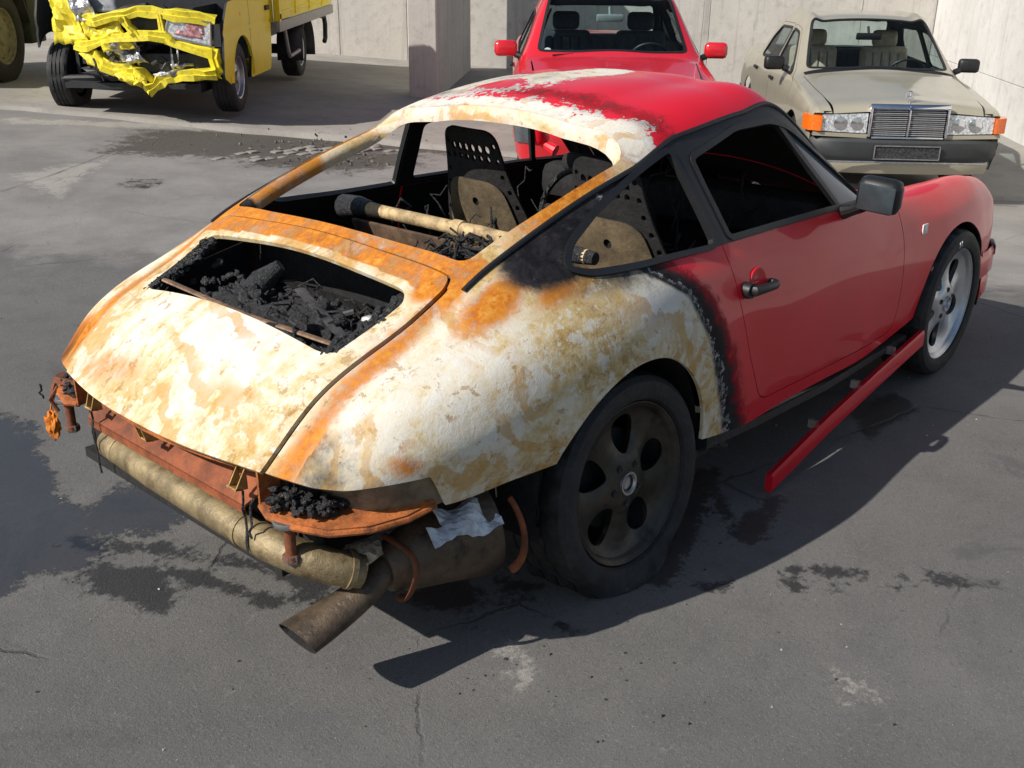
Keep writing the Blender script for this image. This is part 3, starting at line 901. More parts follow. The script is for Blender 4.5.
def burnt_material():
    t = NT("burnt_paint")
    big = t.noise(2.6, 6, 0.6, 0.3); mid = t.noise(12, 8, 0.74, 0.35); fine = t.noise(46, 6, 0.74, 0.2); grit = t.noise(170, 4, 0.7)
    mp = t.n("ShaderNodeMapping"); mp.inputs["Scale"].default_value = (2.2, 13.0, 6.0); t.link(t.coord(), mp.inputs[0])
    run = t.noise(1.6, 7, 0.7, 0.5, mp.outputs[0])
    sub = lambda a, k: t.math('MULTIPLY', t.math('SUBTRACT', a, 0.5), k)
    add = lambda *a: a[0] if len(a) == 1 else t.math('ADD', a[0], add(*a[1:]))
    tone = add(t.math('MULTIPLY', big, 0.36), t.math('MULTIPLY', mid, 0.42), t.math('MULTIPLY', run, 0.22), t.math('MULTIPLY', t.attr("white"), 0.085), t.math('MULTIPLY', t.attr("tan"), -0.06), sub(fine, 0.14))
    c = color_ramp(t, tone, [(0.36, srgb(158, 124, 72)), (0.43, srgb(188, 160, 106)), (0.48, srgb(206, 186, 144)), (0.53, srgb(216, 206, 184)), (0.60, srgb(220, 216, 207)), (0.76, srgb(186, 185, 184))])
    # layers that flaked off with sharp edges: ochre where the primer shows, olive where it baked
    fl = t.noise(8.5, 9, 0.72, 0.4); fl2 = t.noise(22, 8, 0.70, 0.4); lo = t.noise(1.7, 3, 0.55, 0.4)
    shift = add(sub(lo, 0.55), t.math('MULTIPLY', t.attr("white"), -0.16), t.math('MULTIPLY', t.attr("tan"), 0.07))
    k1 = add(fl, shift)
    m1 = t.ramp(k1, 0.535, 0.585)
    c = t.mix(t.math('MULTIPLY', t.math('MULTIPLY', t.ramp(k1, 0.535, 0.555), t.ramp(k1, 0.60, 0.565)), 0.55), c, srgb(214, 208, 192))
    c = t.mix(t.math('MULTIPLY', m1, 0.62), c, color_ramp(t, add(t.math('MULTIPLY', mid, 0.6), t.math('MULTIPLY', fine, 0.4)), [(0.38, srgb(138, 98, 46)), (0.47, srgb(172, 130, 68)), (0.54, srgb(192, 156, 94)), (0.62, srgb(204, 178, 126))]))
    k2 = add(fl2, sub(lo, -0.4), t.math('MULTIPLY', t.attr("tan"), 0.06))
    c = t.mix(t.math('MULTIPLY', t.ramp(k2, 0.59, 0.63), 0.6), c, t.mix(t.ramp(fine, 0.4, 0.6), srgb(134, 100, 54), srgb(172, 132, 76)))
    c = t.mix(t.math('MULTIPLY', t.ramp(add(fl2, sub(big, 0.4)), 0.41, 0.375), 0.7), c, srgb(216, 213, 204))
    # wiped, wavy water marks
    wv = t.n("ShaderNodeTexWave", wave_type='RINGS'); wv.inputs["Scale"].default_value = 3.4; wv.inputs["Distortion"].default_value = 16.0
    wv.inputs["Detail"].default_value = 6.0; wv.inputs["Detail Scale"].default_value = 0.9
    t.link(t.coord(), wv.inputs[0])
    c = t.mix(t.math('MULTIPLY', t.math('MULTIPLY', t.ramp(wv.outputs["Fac"], 0.66, 0.80), t.ramp(big, 0.42, 0.55)), 0.6), c, srgb(218, 211, 195))
    c = t.mix(t.math('MULTIPLY', t.math('MULTIPLY', t.ramp(wv.outputs["Fac"], 0.28, 0.14), t.ramp(lo, 0.48, 0.58)), 0.65), c, srgb(190, 146, 80))
    # brown specks and blistered islands
    c = t.mix(t.math('MULTIPLY', t.ramp(fine, 0.60, 0.70), 0.55), c, srgb(150, 108, 58))
    c = t.mix(t.math('MULTIPLY', t.ramp(grit, 0.66, 0.74), 0.5), c, srgb(96, 72, 46))
    rn = add(t.math('MULTIPLY', mid, 0.5), t.math('MULTIPLY', fine, 0.3), t.math('MULTIPLY', run, 0.2))
    rust = color_ramp(t, rn, [(0.36, srgb(92, 52, 28)), (0.44, srgb(146, 78, 26)), (0.51, srgb(192, 114, 34)), (0.58, srgb(204, 142, 62)), (0.67, srgb(208, 174, 114))])
    rf = t.ramp(add(t.math('MULTIPLY', t.attr("rust"), 1.35), -0.17, sub(mid, 1.2), sub(run, 0.5), sub(fine, 0.3)), 0.16, 0.66)
    c = t.mix(rf, c, rust)
    jag = add(sub(mid, 1.3), sub(fine, 0.9))
    bfv = add(t.attr("ash"), jag)
    bf = t.ramp(bfv, 0.46, 0.50)
    red = t.mix(t.ramp(big, 0.3, 0.7), (0.68, 0.007, 0.020, 1), (0.74, 0.009, 0.024, 1))
    rim = t.math('MULTIPLY', t.ramp(bfv, 0.44, 0.50), t.ramp(bfv, 0.66, 0.52))
    c = t.mix(t.math('MULTIPLY', rim, 0.7), c, srgb(208, 204, 197))
    sfv = add(t.attr("soot"), sub(mid, 0.95), sub(big, 0.3), sub(fine, 0.35))
    sf = t.ramp(sfv, 0.16, 0.80)
    soot = t.mix(t.ramp(mid, 0.4, 0.65), (0.010, 0.010, 0.012, 1), (0.030, 0.029, 0.032, 1))
    soot = t.mix(t.math('MULTIPLY', t.ramp(add(t.math('MULTIPLY', run, 0.5), t.math('MULTIPLY', fine, 0.5)), 0.54, 0.66), 0.5), soot, (0.12, 0.115, 0.11, 1))
    out = t.mix(sf, t.mix(bf, red, c), soot)
    out = t.mix(t.math('MULTIPLY', t.math('MULTIPLY', rim, t.ramp(fine, 0.42, 0.60)), 0.75), out, srgb(186, 184, 180))
    burn = t.math('MAXIMUM', bf, t.ramp(sf, 0.1, 0.6))
    clean = t.math('SUBTRACT', 1.0, burn)
    t.set(Base_Color=out, Roughness=t.math('ADD', 0.42, t.math('MULTIPLY', burn, 0.22)), Coat_Weight=t.math('MULTIPLY', clean, 0.42), Coat_Roughness=0.025)
    t.set(Specular_IOR_Level=t.math('SUBTRACT', 0.25, t.math('MULTIPLY', burn, 0.15)))
    h = t.math('MULTIPLY', add(t.math('MULTIPLY', mid, 0.8), t.math('MULTIPLY', fine, 0.7), t.math('MULTIPLY', grit, 0.2)), burn)
    h = add(h, t.math('MULTIPLY', bf, 0.08))
    t.bump(h, 0.45, 0.006)
    return t.m
M_BURNT = burnt_material()
MB2 = [M_BURNT, M_SOOT]

# ---- outlines (side view x,z; top view x,y)
DOOR = rnd([(.535, .87), (.56, .70), (.61, .52), (.70, .342), (.95, .335), (1.50, .328), (1.72, .332), (1.745, .60), (1.745, .825), (1.60, .862), (1.40, 1.02), (1.16, 1.185), (1.02, 1.212), (.85, 1.212), (.50, 1.158)],
           [.03, .05, .05, .06, .01, .01, .05, .05, .03, .02, .05, .06, .05, .05, .01])
DWIN = rnd([(.578, .895), (.535, 1.13), (.82, 1.188), (1.04, 1.188), (1.15, 1.160), (1.38, 1.0), (1.56, .868), (1.2, .885)], [.02, .02, .03, .04, .05, .05, .03, .02])
QWIN = rnd([(-.125, .925), (-.07, .975), (.08, 1.042), (.30, 1.115), (.458, 1.162), (.50, .885), (.15, .893), (-.06, .905)], [.02, .03, .05, .05, .025, .025, .05, .03])
RWIN = rnd([(-.355, -.530), (-.05, -.552), (.305, -.552), (.325, -.30), (.325, .30), (.305, .552), (-.05, .556), (-.355, .530), (-.385, 0)], [.04, .15, .07, .2, .2, .07, .15, .04, .2])
WSC = rnd([(1.60, -.60), (1.38, -.545), (1.17, -.485), (1.17, .485), (1.38, .545), (1.60, .60), (1.675, 0)], [.06, .1, .06, .06, .1, .06, .3])
LID = rnd([(-1.2, -.478), (-.435, -.545), (-.403, -.53), (-.42, 0), (-.403, .53), (-.435, .545), (-1.2, .478)], [.01, .02, .012, .3, .012, .02, .01])
GRILLE = rnd([(-.725, -.452), (-.515, -.478), (-.490, -.45), (-.495, 0), (-.490, .45), (-.515, .478), (-.725, .452), (-.742, .41), (-.745, 0), (-.742, -.41)], [.02, .03, .02, .2, .02, .03, .02, .02, .2, .02])
HOOD = rnd([(1.73, -.52), (2.35, -.505), (2.93, -.44), (2.99, 0), (2.93, .44), (2.35, .505), (1.73, .52), (1.80, 0)], [.04, .2, .05, .2, .05, .2, .04, .3])

def XZ(M): return M['V'][:, [0, 2]]
def XY(M): return M['V'][:, :2]
def sgn(M, s): return s * M['V'][:, 1]
def S(M): return M['V'][:, 6]

def cut_all(M, fs):
    for f in fs:
        M = clip(M, f(M))
        if len(M['T']) == 0:
            break
    return M

def arch(cx, cz, r, sx=1.0):
    return lambda M: np.hypot((M['V'][:, 0] - cx) / sx, M['V'][:, 2] - cz) - r

GAP = 0.0035
def inner(M):
    x = M['V'][:, 0]; a = .1 * np.minimum(S(M) - 6.0, 10.0 - S(M)); b = np.where(x < -.43, .40, ygut(x)) - np.abs(M['V'][:, 1])
    return np.where(x < .5, b, a)
# roof with the window pillars
roofM = cut_all(BODY, [inner, lambda M: M['V'][:, 0] + .392, lambda M: 1.66 - M['V'][:, 0], lambda M: -sdpoly(XY(M), RWIN), lambda M: -sdpoly(XY(M), WSC),
                       lambda M: np.where(M['V'][:, 0] > 1.4, M['V'][:, 2] - (.845 + .0 * M['V'][:, 0]), 1)])
roof = panel("roof", roofM, MB2, burnt, 0.014, BX, 0.0, body_attrs, 0)
roof['label'] = "red roof with the rear half burnt to white ash"
cowlM = cut_all(BODY, [inner, lambda M: -.392 - M['V'][:, 0], lambda M: -sdpoly(XY(M), LID) - GAP, lambda M: M['V'][:, 0] + .43])
panel("rear_cowl", cowlM, MB2, burnt, 0.012, BX, 0.0, body_attrs, 0)
scut = cut_all(BODY, [inner, lambda M: M['V'][:, 0] - 1.66, lambda M: -sdpoly(XY(M), HOOD) - GAP])
panel("front_cowl", scut, [M_RED, M_SOOT], burnt, 0.01, BX)
panel("hood", cut_all(BODY, [inner, lambda M: sdpoly(XY(M), HOOD)]), [M_RED, M_SOOT], burnt, 0.01, BX)
lidM = cut_all(BODY, [lambda M: sdpoly(XY(M), LID) - GAP, lambda M: -sdpoly(XY(M), GRILLE), lambda M: .2 - M['V'][:, 0]])
lid = panel("engine_lid", lidM, MB2, burnt, 0.014, BX, 0.004, body_attrs, 0)
lid['label'] = "engine lid scorched cream and orange with its grille burnt away"
TAILX = -.958
for s in (-1, 1):
    side = lambda M: np.where(sgn(M, s) > .1, -inner(M), -1)
    strip_lid = lambda M: -sdpoly(XY(M), LID) - .0075
    ndoor = lambda M: -sdpoly(XZ(M), DOOR) - GAP
    belt = lambda M: M['V'][:, 2] - np.interp(M['V'][:, 0], [.45, .60, 1.2, 1.56, 1.8], [.882, .882, .874, .858, .83])
    nframe = lambda M: np.maximum(-belt(M), np.maximum(.478 - (M['V'][:, 2] - .9) * .10 - M['V'][:, 0], M['V'][:, 0] - 1.56))
    q = cut_all(BODY, [side, lambda M: 1.2 - M['V'][:, 0], ndoor, nframe, lambda M: -sdpoly(XZ(M), QWIN), arch(0.0, .325, .347, 1.03), strip_lid, lambda M: np.maximum(M['V'][:, 2] - np.interp(M['V'][:, 0], [-.99, -.947, -.874, -.75], [.572, .562, .562, .560]), (M['V'][:, 0] + .72) - (.56 - M['V'][:, 2]) * .5)])
    qo = panel("quarter_panel", q, MB2, burnt, 0.012, BX, 0.0, body_attrs, 0)
    qo['label'] = "rear quarter panel burnt white, cream and rusty" if s < 0 else "scorched left rear quarter panel"
    f = cut_all(BODY, [side, lambda M: M['V'][:, 0] - 1.2, ndoor, nframe, arch(2.272, .325, .350)])
    panel("front_fender", f, [M_RED, M_SOOT], burnt, 0.012, BX)
    belt = lambda M: M['V'][:, 2] - np.interp(M['V'][:, 0], [.45, .60, 1.2, 1.56, 1.8], [.882, .882, .874, .858, .83])
    d = cut_all(BODY, [side, lambda M: sdpoly(XZ(M), DOOR), lambda M: -sdpoly(XZ(M), DWIN), lambda M: -belt(M)])
    fr_ = cut_all(BODY, [side, belt, lambda M: M['V'][:, 0] - .478 + (M['V'][:, 2] - .9) * .10, lambda M: 1.56 - M['V'][:, 0], lambda M: -sdpoly(XZ(M), DWIN), lambda M: -sdpoly(XZ(M), QWIN)])
    panel("window_frame", fr_, [M_BLACK, M_SOOT], burnt, 0.02, BX, 0.002)
    door = panel("door", d, MB2, burnt, 0.02, BX, 0.0, body_attrs, 0)
    # black rubber round the windows
    tr = cut_all(BODY, [side, lambda M: sdpoly(XZ(M), DWIN) + .010, lambda M: .008 - sdpoly(XZ(M), DWIN)])
    panel("window_seal", tr, [M_BLACK, M_BLACK], burnt, 0.016, BX, 0.006)
    tr = cut_all(BODY, [side, lambda M: sdpoly(XZ(M), QWIN) + .009, lambda M: .007 - sdpoly(XZ(M), QWIN)])
    panel("quarter_window_seal", tr, [M_BLACK, M_BLACK], burnt, 0.02, BX, 0.007)
    # vent window divider
    VD = [(1.290, .872), (1.315, .872), (1.105, 1.19), (1.075, 1.19)]
    tr = cut_all(BODY, [side, lambda M: sdpoly(XZ(M), VD)])
    panel("vent_window_post", tr, [M_BLACK, M_BLACK], burnt, 0.016, BX, 0.003)
    if s < 0:
        gl = cut_all(BODY, [side, lambda M: sdpoly(XZ(M), DWIN) - .004, lambda M: M['V'][:, 0] - (1.302 + (M['V'][:, 2] - .872) * -.667) - .006])
        panel("vent_window", gl, [M_VENT, M_VENT], burnt, 0.004, BX, -0.006)
# windscreen, sooted from inside
panel("windscreen", cut_all(BODY, [inner, lambda M: sdpoly(XY(M), WSC) - .003]), [M_SOOTGLASS, M_SOOT], burnt, 0.005, BX, -0.006)
def bl(o):
    o.matrix_local = BM4
    return o

# ---- drip rail, sill, bumper, lights, mirrors, handles
def rail_path(s_idx, t0, t1, n, off=0.004):
    V = BODY['V']; sel = np.where(np.abs(V[:, 6] - s_idx) < 1e-6)[0]
    sel = sel[np.argsort(V[sel, 7])]
    P = V[sel][:, :3] + V[sel][:, 3:6] * off; tt = V[sel, 7]
    return [tuple(np.array([np.interp(t, tt, P[:, k]) for k in range(3)])) for t in np.linspace(t0, t1, n)]
for s, idx in ((-1, 6.0), (1, 10.0)):
    pth = [(x, s * float(ygut(x)), 0) for x in np.linspace(-.41, .5, 40)]
    pth = [(x, y, top_z(x, y) + .001) for x, y, _ in pth]
    b = MB(); b.tube(pth + [p for p in rail_path(idx, 3.05, 9.95, 90, .003) if p[0] > .53], 0.0085, 8)
    bl(b.build("drip_rail", M_BLACK, burnt))
# burnt inner lip all round the rear window, and the ridge above it
b = MB(); V = []; F = []
RW_ = []
for a, c in zip(RWIN, RWIN[1:] + RWIN[:1]):
    k = max(1, int((Vector((*a, 0)) - Vector((*c, 0))).length / 0.03))
    for q in range(k): RW_.append((a[0] + (c[0] - a[0]) * q / k, a[1] + (c[1] - a[1]) * q / k))
for x, y in RW_:
    z = top_z(x, y)
    kx = .016 if x > 0 else .014; wy = np.clip(abs(y) / .5, 0, 1)
    dx = -kx * np.clip((x - .0) / .3, -1, 1); xi = x + dx if x > .2 or x < -.3 else x
    yi = y - (.010 if y < 0 else .030) * math.copysign(1, y) * wy
    V += [(x, y, z - .004), ((x + xi) / 2, (y + yi) / 2, z - .006), (xi, yi, z - .028), (xi, yi, z - .05)]
n_ = len(RW_)
for i in range(n_):
    k = (i + 1) % n_
    for q in range(3): F.append((4*i+q, 4*k+q, 4*k+q+1, 4*i+q+1))
b.add(V, F); wl = b.build("rear_window_frame", M_BURNT, burnt, True, 60); bl(wl)
def give_attrs(o, **kw):
    n = len(o.data.vertices)
    co = np.empty(n * 3); o.data.vertices.foreach_get("co", co); co = co.reshape(-1, 3)
    for k in ("ash", "soot", "rust", "tan", "white"):
        v = kw.get(k, 0.0)
        if callable(v): v = v(co)
        a = o.data.attributes.new(k, 'FLOAT', 'POINT'); a.data.foreach_set("value", np.full(n, v, dtype=np.float32) if np.isscalar(v) else v.astype(np.float32))
give_attrs(wl, ash=1.0, rust=lambda c: .30 + .2 * (c[:, 0] < 0), soot=lambda c: .75 * (c[:, 0] < -.30) + .2 * (c[:, 1] > .3), white=lambda c: .3 * (c[:, 0] > .2))

def sill_poly(s):
    b = MB()
    pts = [(.42, .30), (.70, .285), (1.2, .275), (1.86, .30), (1.86, .325), (1.2, .305), (.70, .315), (.42, .34)]
    b.prism([(x, z - .045) for x, z in pts], 1, s * .775, s * .812)
    return b
for s in (-1, 1):
    bl(sill_poly(s).build("sill", [M_CHAR], burnt))
# red skirt that has come off at the back and sags to the ground
b = MB()
path = [Vector((1.93, -.835, .265)), Vector((1.55, -.842, .205)), Vector((1.15, -.848, .135)), Vector((.76, -.852, .045))]
prof = [(0, .030), (.010, .034), (.016, .020), (.016, -.030), (.008, -.036), (-.012, -.034), (-.012, .026)]
V = []; F = []
for p in path:
    for d, z in prof: V.append((p.x, p.y - d, p.z + z))
k = len(prof)
for i in range(len(path) - 1):
    for j in range(k): F.append((i*k+j, i*k+(j+1) % k, (i+1)*k+(j+1) % k, (i+1)*k+j))
F += [tuple(range(k))[::-1], tuple((len(path)-1)*k + j for j in range(k))]
b.add(V, F)
sk = b.build("side_skirt", M_RED, burnt); sk['label'] = "loose red side skirt sagging to the ground"
for q in (0.2, 0.45, 0.72):
    p = path[0].lerp(path[3], q)
    b = MB(); b.box((p.x, p.y + .02, p.z + .045), (.02, .03, .03), (0, .1, 0)); b.build("skirt_clip", M_STEEL, sk)

def bumper(sign):
    prof = [(.012, .472), (.022, .45), (.022, .36), (.006, .345), (.014, .33), (.010, .25), (-.02, .215), (-.09, .205)]
    plan = [(2.575, .785), (2.70, .775), (2.82, .752), (2.92, .70), (3.0, .61), (3.055, .47), (3.085, .25), (3.095, 0)]
    plan = [(x, -y) for x, y in plan] + [(x, y) for x, y in plan[::-1][1:]]
    pl = np.array(plan); t = np.gradient(pl, axis=0); t /= np.linalg.norm(t, axis=1, keepdims=True); n = np.stack([t[:, 1], -t[:, 0]], 1)
    V = []; F = []
    for i in range(len(pl)):
        for d, z in prof: V.append((pl[i, 0] + n[i, 0] * d, pl[i, 1] + n[i, 1] * d, z))
    k = len(prof)
    for i in range(len(pl) - 1):
        for j in range(k - 1): F.append((i*k+j, (i+1)*k+j, (i+1)*k+j+1, i*k+j+1))
    return MB().add(V, F)
fb = bl(bumper(1).build("front_bumper", M_RED, burnt, True, 50))
for s in (-1, 1):
    b = MB(); b.box((2.90, s * .735, .445), (.14, .025, .05), (0, 0, -s * .42), 0, .008)
    b.build("indicator", M_BLACK, fb)
    bm_ = MB(); bm_.lathe([(.0, .035), (.06, .03), (.085, .012), (.092, 0), (.10, -.01), (.10, -.06)], 32)
    o = bm_.build("headlight", M_LENSC, burnt); o.matrix_local = BM4 @ Matrix.Translation((2.80, s * .60, .655)) @ Matrix.Rotation(math.radians(-40), 4, 'Y')
    # mirror
    if s < 0:
        c, house = Vector((1.28, -.862, .952)), M_BLACK
    else:
        c, house = Vector((1.43, .905, .955)), M_RED
    kz = 1.0 if s < 0 else 1.25
    mb_ = MB(); mb_.box((.02, 0, 0), (.085, .150 * kz, .122 * kz), (0, 0, 0), 0, .030)
    mh = mb_.build("mirror_housing", house, burnt, True, 60)
    mh.location = c; mh.rotation_euler = (math.radians(-4 * s), math.radians(-7), math.radians(-9 * s))
    gm = MB(); gm.box((-.0225, 0, 0), (.006, .122 * kz, .094 * kz), (0, 0, 0), 0, .0028); gm.build("mirror_glass", M_MIRRORD if s < 0 else M_MIRROR, mh)
    gm = MB(); gm.tube([(.02, -s * .05, -.05), (.03, -s * .085, -.075), (.045, -s * .13, -.10)], [.022, .02, .028], 10); gm.build("mirror_arm", house, mh)
# right door: handle over a dished recess, fender badge
yh = side_y(.67, .735) 
b = MB(); b.lathe([(0, .0005), (.03, .001), (.040, .0025), (.046, .003), (.048, -.002)], 28)
o = b.build("handle_recess", M_RED, burnt); o.matrix_local = BM4 @ Matrix.Translation((.675, side_y(.675, .745) + .001, .745)) @ Matrix.Rotation(math.radians(-90), 4, 'Z') @ Matrix.Rotation(math.radians(-9), 4, 'Y')
b = MB(); b.tube([(.600, side_y(.60, .738) - .004, .737), (.603, side_y(.60, .738) - .030, .738), (.65, side_y(.65, .738) - .036, .737), (.72, side_y(.72, .735) - .034, .733), (.742, side_y(.74, .735) - .024, .731), (.745, side_y(.745, .735) - .004, .731)], [.017, .018, .015, .014, .016, .016], 10)
b.lathe([(.0, -.012), (.024, -.012), (.026, 0), (.026, .02)], 20, 0, Matrix.Translation((.598, side_y(.60, .738) - .012, .737)) @ Matrix.Rotation(math.radians(90), 4, 'Z'))
bl(b.build("door_handle", M_BLACK, burnt))
b = MB(); b.box((1.925, side_y(1.925, .70) - .003, .705), (.045, .006, .040), (0, 0, 0), 0, .0025); bl(b.build("fender_badge", M_WHITE, burnt))
b = MB(); b.box((1.925, side_y(1.925, .70) - .0068, .705), (.026, .002, .020)); bl(b.build("fender_badge_plate", M_STEEL, burnt))

# ---- wheels: local +X points out of the car
def rim_mesh(R, depth, th, hole_r=.145, hr=.058, ht=.046):
    prof = [(.020, -.020), (.05, -.022), (.075, -.026), (.10, -.040), (.14, -.052), (.18, -.050), (.205, -.040), (.222, -.030), (.230, -.018), (.238, -.010), (R, -.006), (R + .004, -.012)]
    rr = np.interp(np.linspace(0, 1, 56), np.linspace(0, 1, len(prof)), [p[0] for p in prof])
    aa = np.interp(np.linspace(0, 1, 56), np.linspace(0, 1, len(prof)), [p[1] for p in prof])
    kk = np.ones(5) / 5; aa[2:-2] = np.convolve(aa, kk, 'valid')
    th_ = np.linspace(0, 2 * np.pi, 181)
    Rr, Tt = np.meshgrid(rr, th_, indexing='ij'); Aa = np.repeat(aa[:, None], len(th_), 1)
    k5 = np.abs(((Tt / (2*np.pi) * 5 + .5) % 1) - .5) * 2
    Aa = Aa + .010 * np.sin(np.clip((Rr - .07) / .15, 0, 1) * np.pi) * np.cos(k5 * np.pi) * -1
    G = np.stack([Aa, Rr * np.cos(Tt), Rr * np.sin(Tt)], -1)
    du = np.gradient(G, axis=0); dv_ = np.gradient(G, axis=1); N = np.cross(du, dv_); N /= np.linalg.norm(N, axis=2, keepdims=True) + 1e-12
    if N[30, 0, 0] < 0: N = -N
    a, b_ = G.shape[:2]; I = np.arange(a * b_).reshape(a, b_)
    q = np.stack([I[:-1, :-1], I[1:, :-1], I[1:, 1:], I[:-1, 1:]], -1).reshape(-1, 4)
    T = np.concatenate([q[:, [0, 1, 2]], q[:, [0, 2, 3]]])
    V = G.reshape(-1, 3); Nn = N.reshape(-1, 3)
    fn = np.cross(V[T[:, 1]] - V[T[:, 0]], V[T[:, 2]] - V[T[:, 0]])
    if (fn * Nn[T[:, 0]]).sum() < 0: T = T[:, ::-1]
    M = dict(V=np.concatenate([V, Nn, np.zeros((len(V), 2))], 1), T=T)
    for h in range(5):
        an = 2 * math.pi * h / 5
        def f(M, an=an):
            y, z = M['V'][:, 1], M['V'][:, 2]
            u = y * math.cos(an) + z * math.sin(an); w = -y * math.sin(an) + z * math.cos(an)
            wd = ht * (1 + .25 * np.clip((u - hole_r) / hr, -1, 1))
            return (np.sqrt(((u - hole_r) / hr) ** 2 + (w / wd) ** 2) - 1) * ht
        M = clip(M, f(M))
    return M
RIM_M = rim_mesh(.243, .2, .02)
def tyre_mb(R, Rr, W, grooves=3, n=132):
    b = MB()
    pr = [(Rr - .002, -.010), (Rr + .004, .002), (Rr + .014, .006), (Rr + .4 * (R - Rr), .010), (Rr + .7 * (R - Rr), .006), (R - .008, -.008), (R - .001, -.028), (R, -.045)]
    inn = []
    for g_ in range(grooves):
        a = -.045 - (W - .09) * (g_ + .5) / grooves
        inn += [(R, a + .007), (R - .008, a + .004), (R - .008, a - .004), (R, a - .007)]
    pr = pr + inn + [(R, -W + .045), (R - .003, -W + .025), (R - .02, -W + .005), (Rr + .3 * (R - Rr), -W), (Rr, -W + .01)]
    V = []; F = []
    for k_, (r, a) in enumerate(pr):
        for k in range(n):
            an = 2 * math.pi * k / n
            q = r - (.006 if (r > R - .007 and (k // 2) % 3 == 0) else 0)
            V.append((a, q * math.cos(an), q * math.sin(an)))
    for i in range(len(pr) - 1):
        for k in range(n):
            k2 = (k + 1) % n; F.append((i*n+k, i*n+k2, (i+1)*n+k2, (i+1)*n+k))
    b.add(V, F)
    return b
def car_wheel(parent, c, s, R, Rr, W, mrim, mt, camber=0.0, steer=0.0, flat=0.0, spin=0.0):
    w = bpy.data.objects.new("wheel", None); COL.objects.link(w); w.parent = parent
    w.empty_display_size = .1
    base = Matrix.Rotation(math.radians(90 * s) + steer, 4, 'Z') @ Matrix.Rotation(camber, 4, 'Y') @ Matrix.Rotation(spin, 4, 'X')
    WM = Matrix.Translation(c) @ base
    w.matrix_local = WM
    t = tyre_mb(R, Rr, W).build("tyre", mt, w, True, 28)
    if flat:
        inv = WM.inverted()
        for v in t.data.vertices:
            p = WM @ v.co
            if p.z < flat:
                e = flat - p.z
                p.z = .004 + max(0, p.z) * .12
                p.y += s * e * .9
                v.co = inv @ p
    rm = panel("rim", RIM_M, [mrim, mrim], w, .022)
    b = MB(); b.lathe([(.238, -.01), (.232, -.05), (.215, -.08), (.21, -W + .02)], 48); b.build("rim_barrel", M_SOOT if mrim is M_RIMB else M_DARKIN, w)
    b = MB(); b.lathe([(.0, -.095), (.15, -.095), (.152, -.115), (.0, -.115)], 40); b.build("brake_disc", M_SOOT if mrim is M_RIMB else M_STEEL, w)
    b = MB(); b.lathe([(.0, -.026), (.024, -.024), (.029, -.014), (.035, -.014), (.037, -.024)], 28); b.build("centre_cap", M_STEEL if mrim is M_RIMB else mrim, w)
    src = None
    for k in range(5):
        an = 2 * math.pi * (k + .5) / 5
        if src is None:
            b = MB(); b.lathe([(.0, -.026), (.007, -.020), (.0105, -.020), (.0125, -.032)], 14); o = src = b.build("lug_nut", M_BLACK if mrim is M_ALLOY else M_CHAR, w)
        else:
            o = src.copy(); COL.objects.link(o); o.parent = w
        o.location = (0, .060 * math.cos(an), .060 * math.sin(an))
    return w
rw = car_wheel(burnt, Vector((0.02, -.822, .305)), -1, .328, .250, .26, M_RIMB, M_RUBBER, math.radians(-5.5), 0, .034, math.radians(12))
rw['label'] = "scorched rear wheel with a flat tyre"
car_wheel(burnt, Vector((0.0, .835, .318)), 1, .322, .243, .25, M_RIMB, M_RUBBER, math.radians(3.0), 0, .022, math.radians(40))
fwh = car_wheel(burnt, Vector((2.272, -.812, .322)), -1, .322, .243, .21, M_ALLOY, M_RUBBER, math.radians(.6), math.radians(2), .0, math.radians(-18))
car_wheel(burnt, Vector((2.272, .812, .322)), 1, .322, .243, .21, M_ALLOY, M_RUBBER, math.radians(.6), 0, .0, math.radians(20))
tc = bpy.data.curves.new("tyre_lettering", 'FONT'); tc.body = "F1"; tc.size = .036; tc.align_x = 'CENTER'; tc.extrude = .0008
to = bpy.data.objects.new("tmp_text", tc); COL.objects.link(to)
me = bpy.data.meshes.new_from_object(to.evaluated_get(bpy.context.evaluated_depsgraph_get()))
bpy.data.objects.remove(to); me.materials.clear(); me.materials.append(M_WHITE)
tl = bpy.data.objects.new("tyre_lettering", me); COL.objects.link(tl); tl.parent = fwh
tl.matrix_local = Matrix.Rotation(math.radians(18 + 10), 4, 'X') @ Matrix.Translation((.0112, 0, .268)) @ Matrix(((0, 0, 1, 0), (1, 0, 0, 0), (0, 1, 0, 0), (0, 0, 0, 1)))
# wheel wells
for cx in (0.0, 2.272):
    for s in (-1, 1):
        b = MB(); V = []; F = []; n = 20
        for k in range(n + 1):
            an = math.pi * (k / n) * 1.16 - .25
            for y in (.80, .50): V.append((cx - .37 * math.cos(an), s * y, .325 + .37 * math.sin(an)))
        for k in range(n): F.append((2*k, 2*k+1, 2*k+3, 2*k+2))
        F.append(tuple(2*k+1 for k in range(n + 1)))
        b.add(V, F); bl(b.build("wheel_well", M_SOOT, burnt))

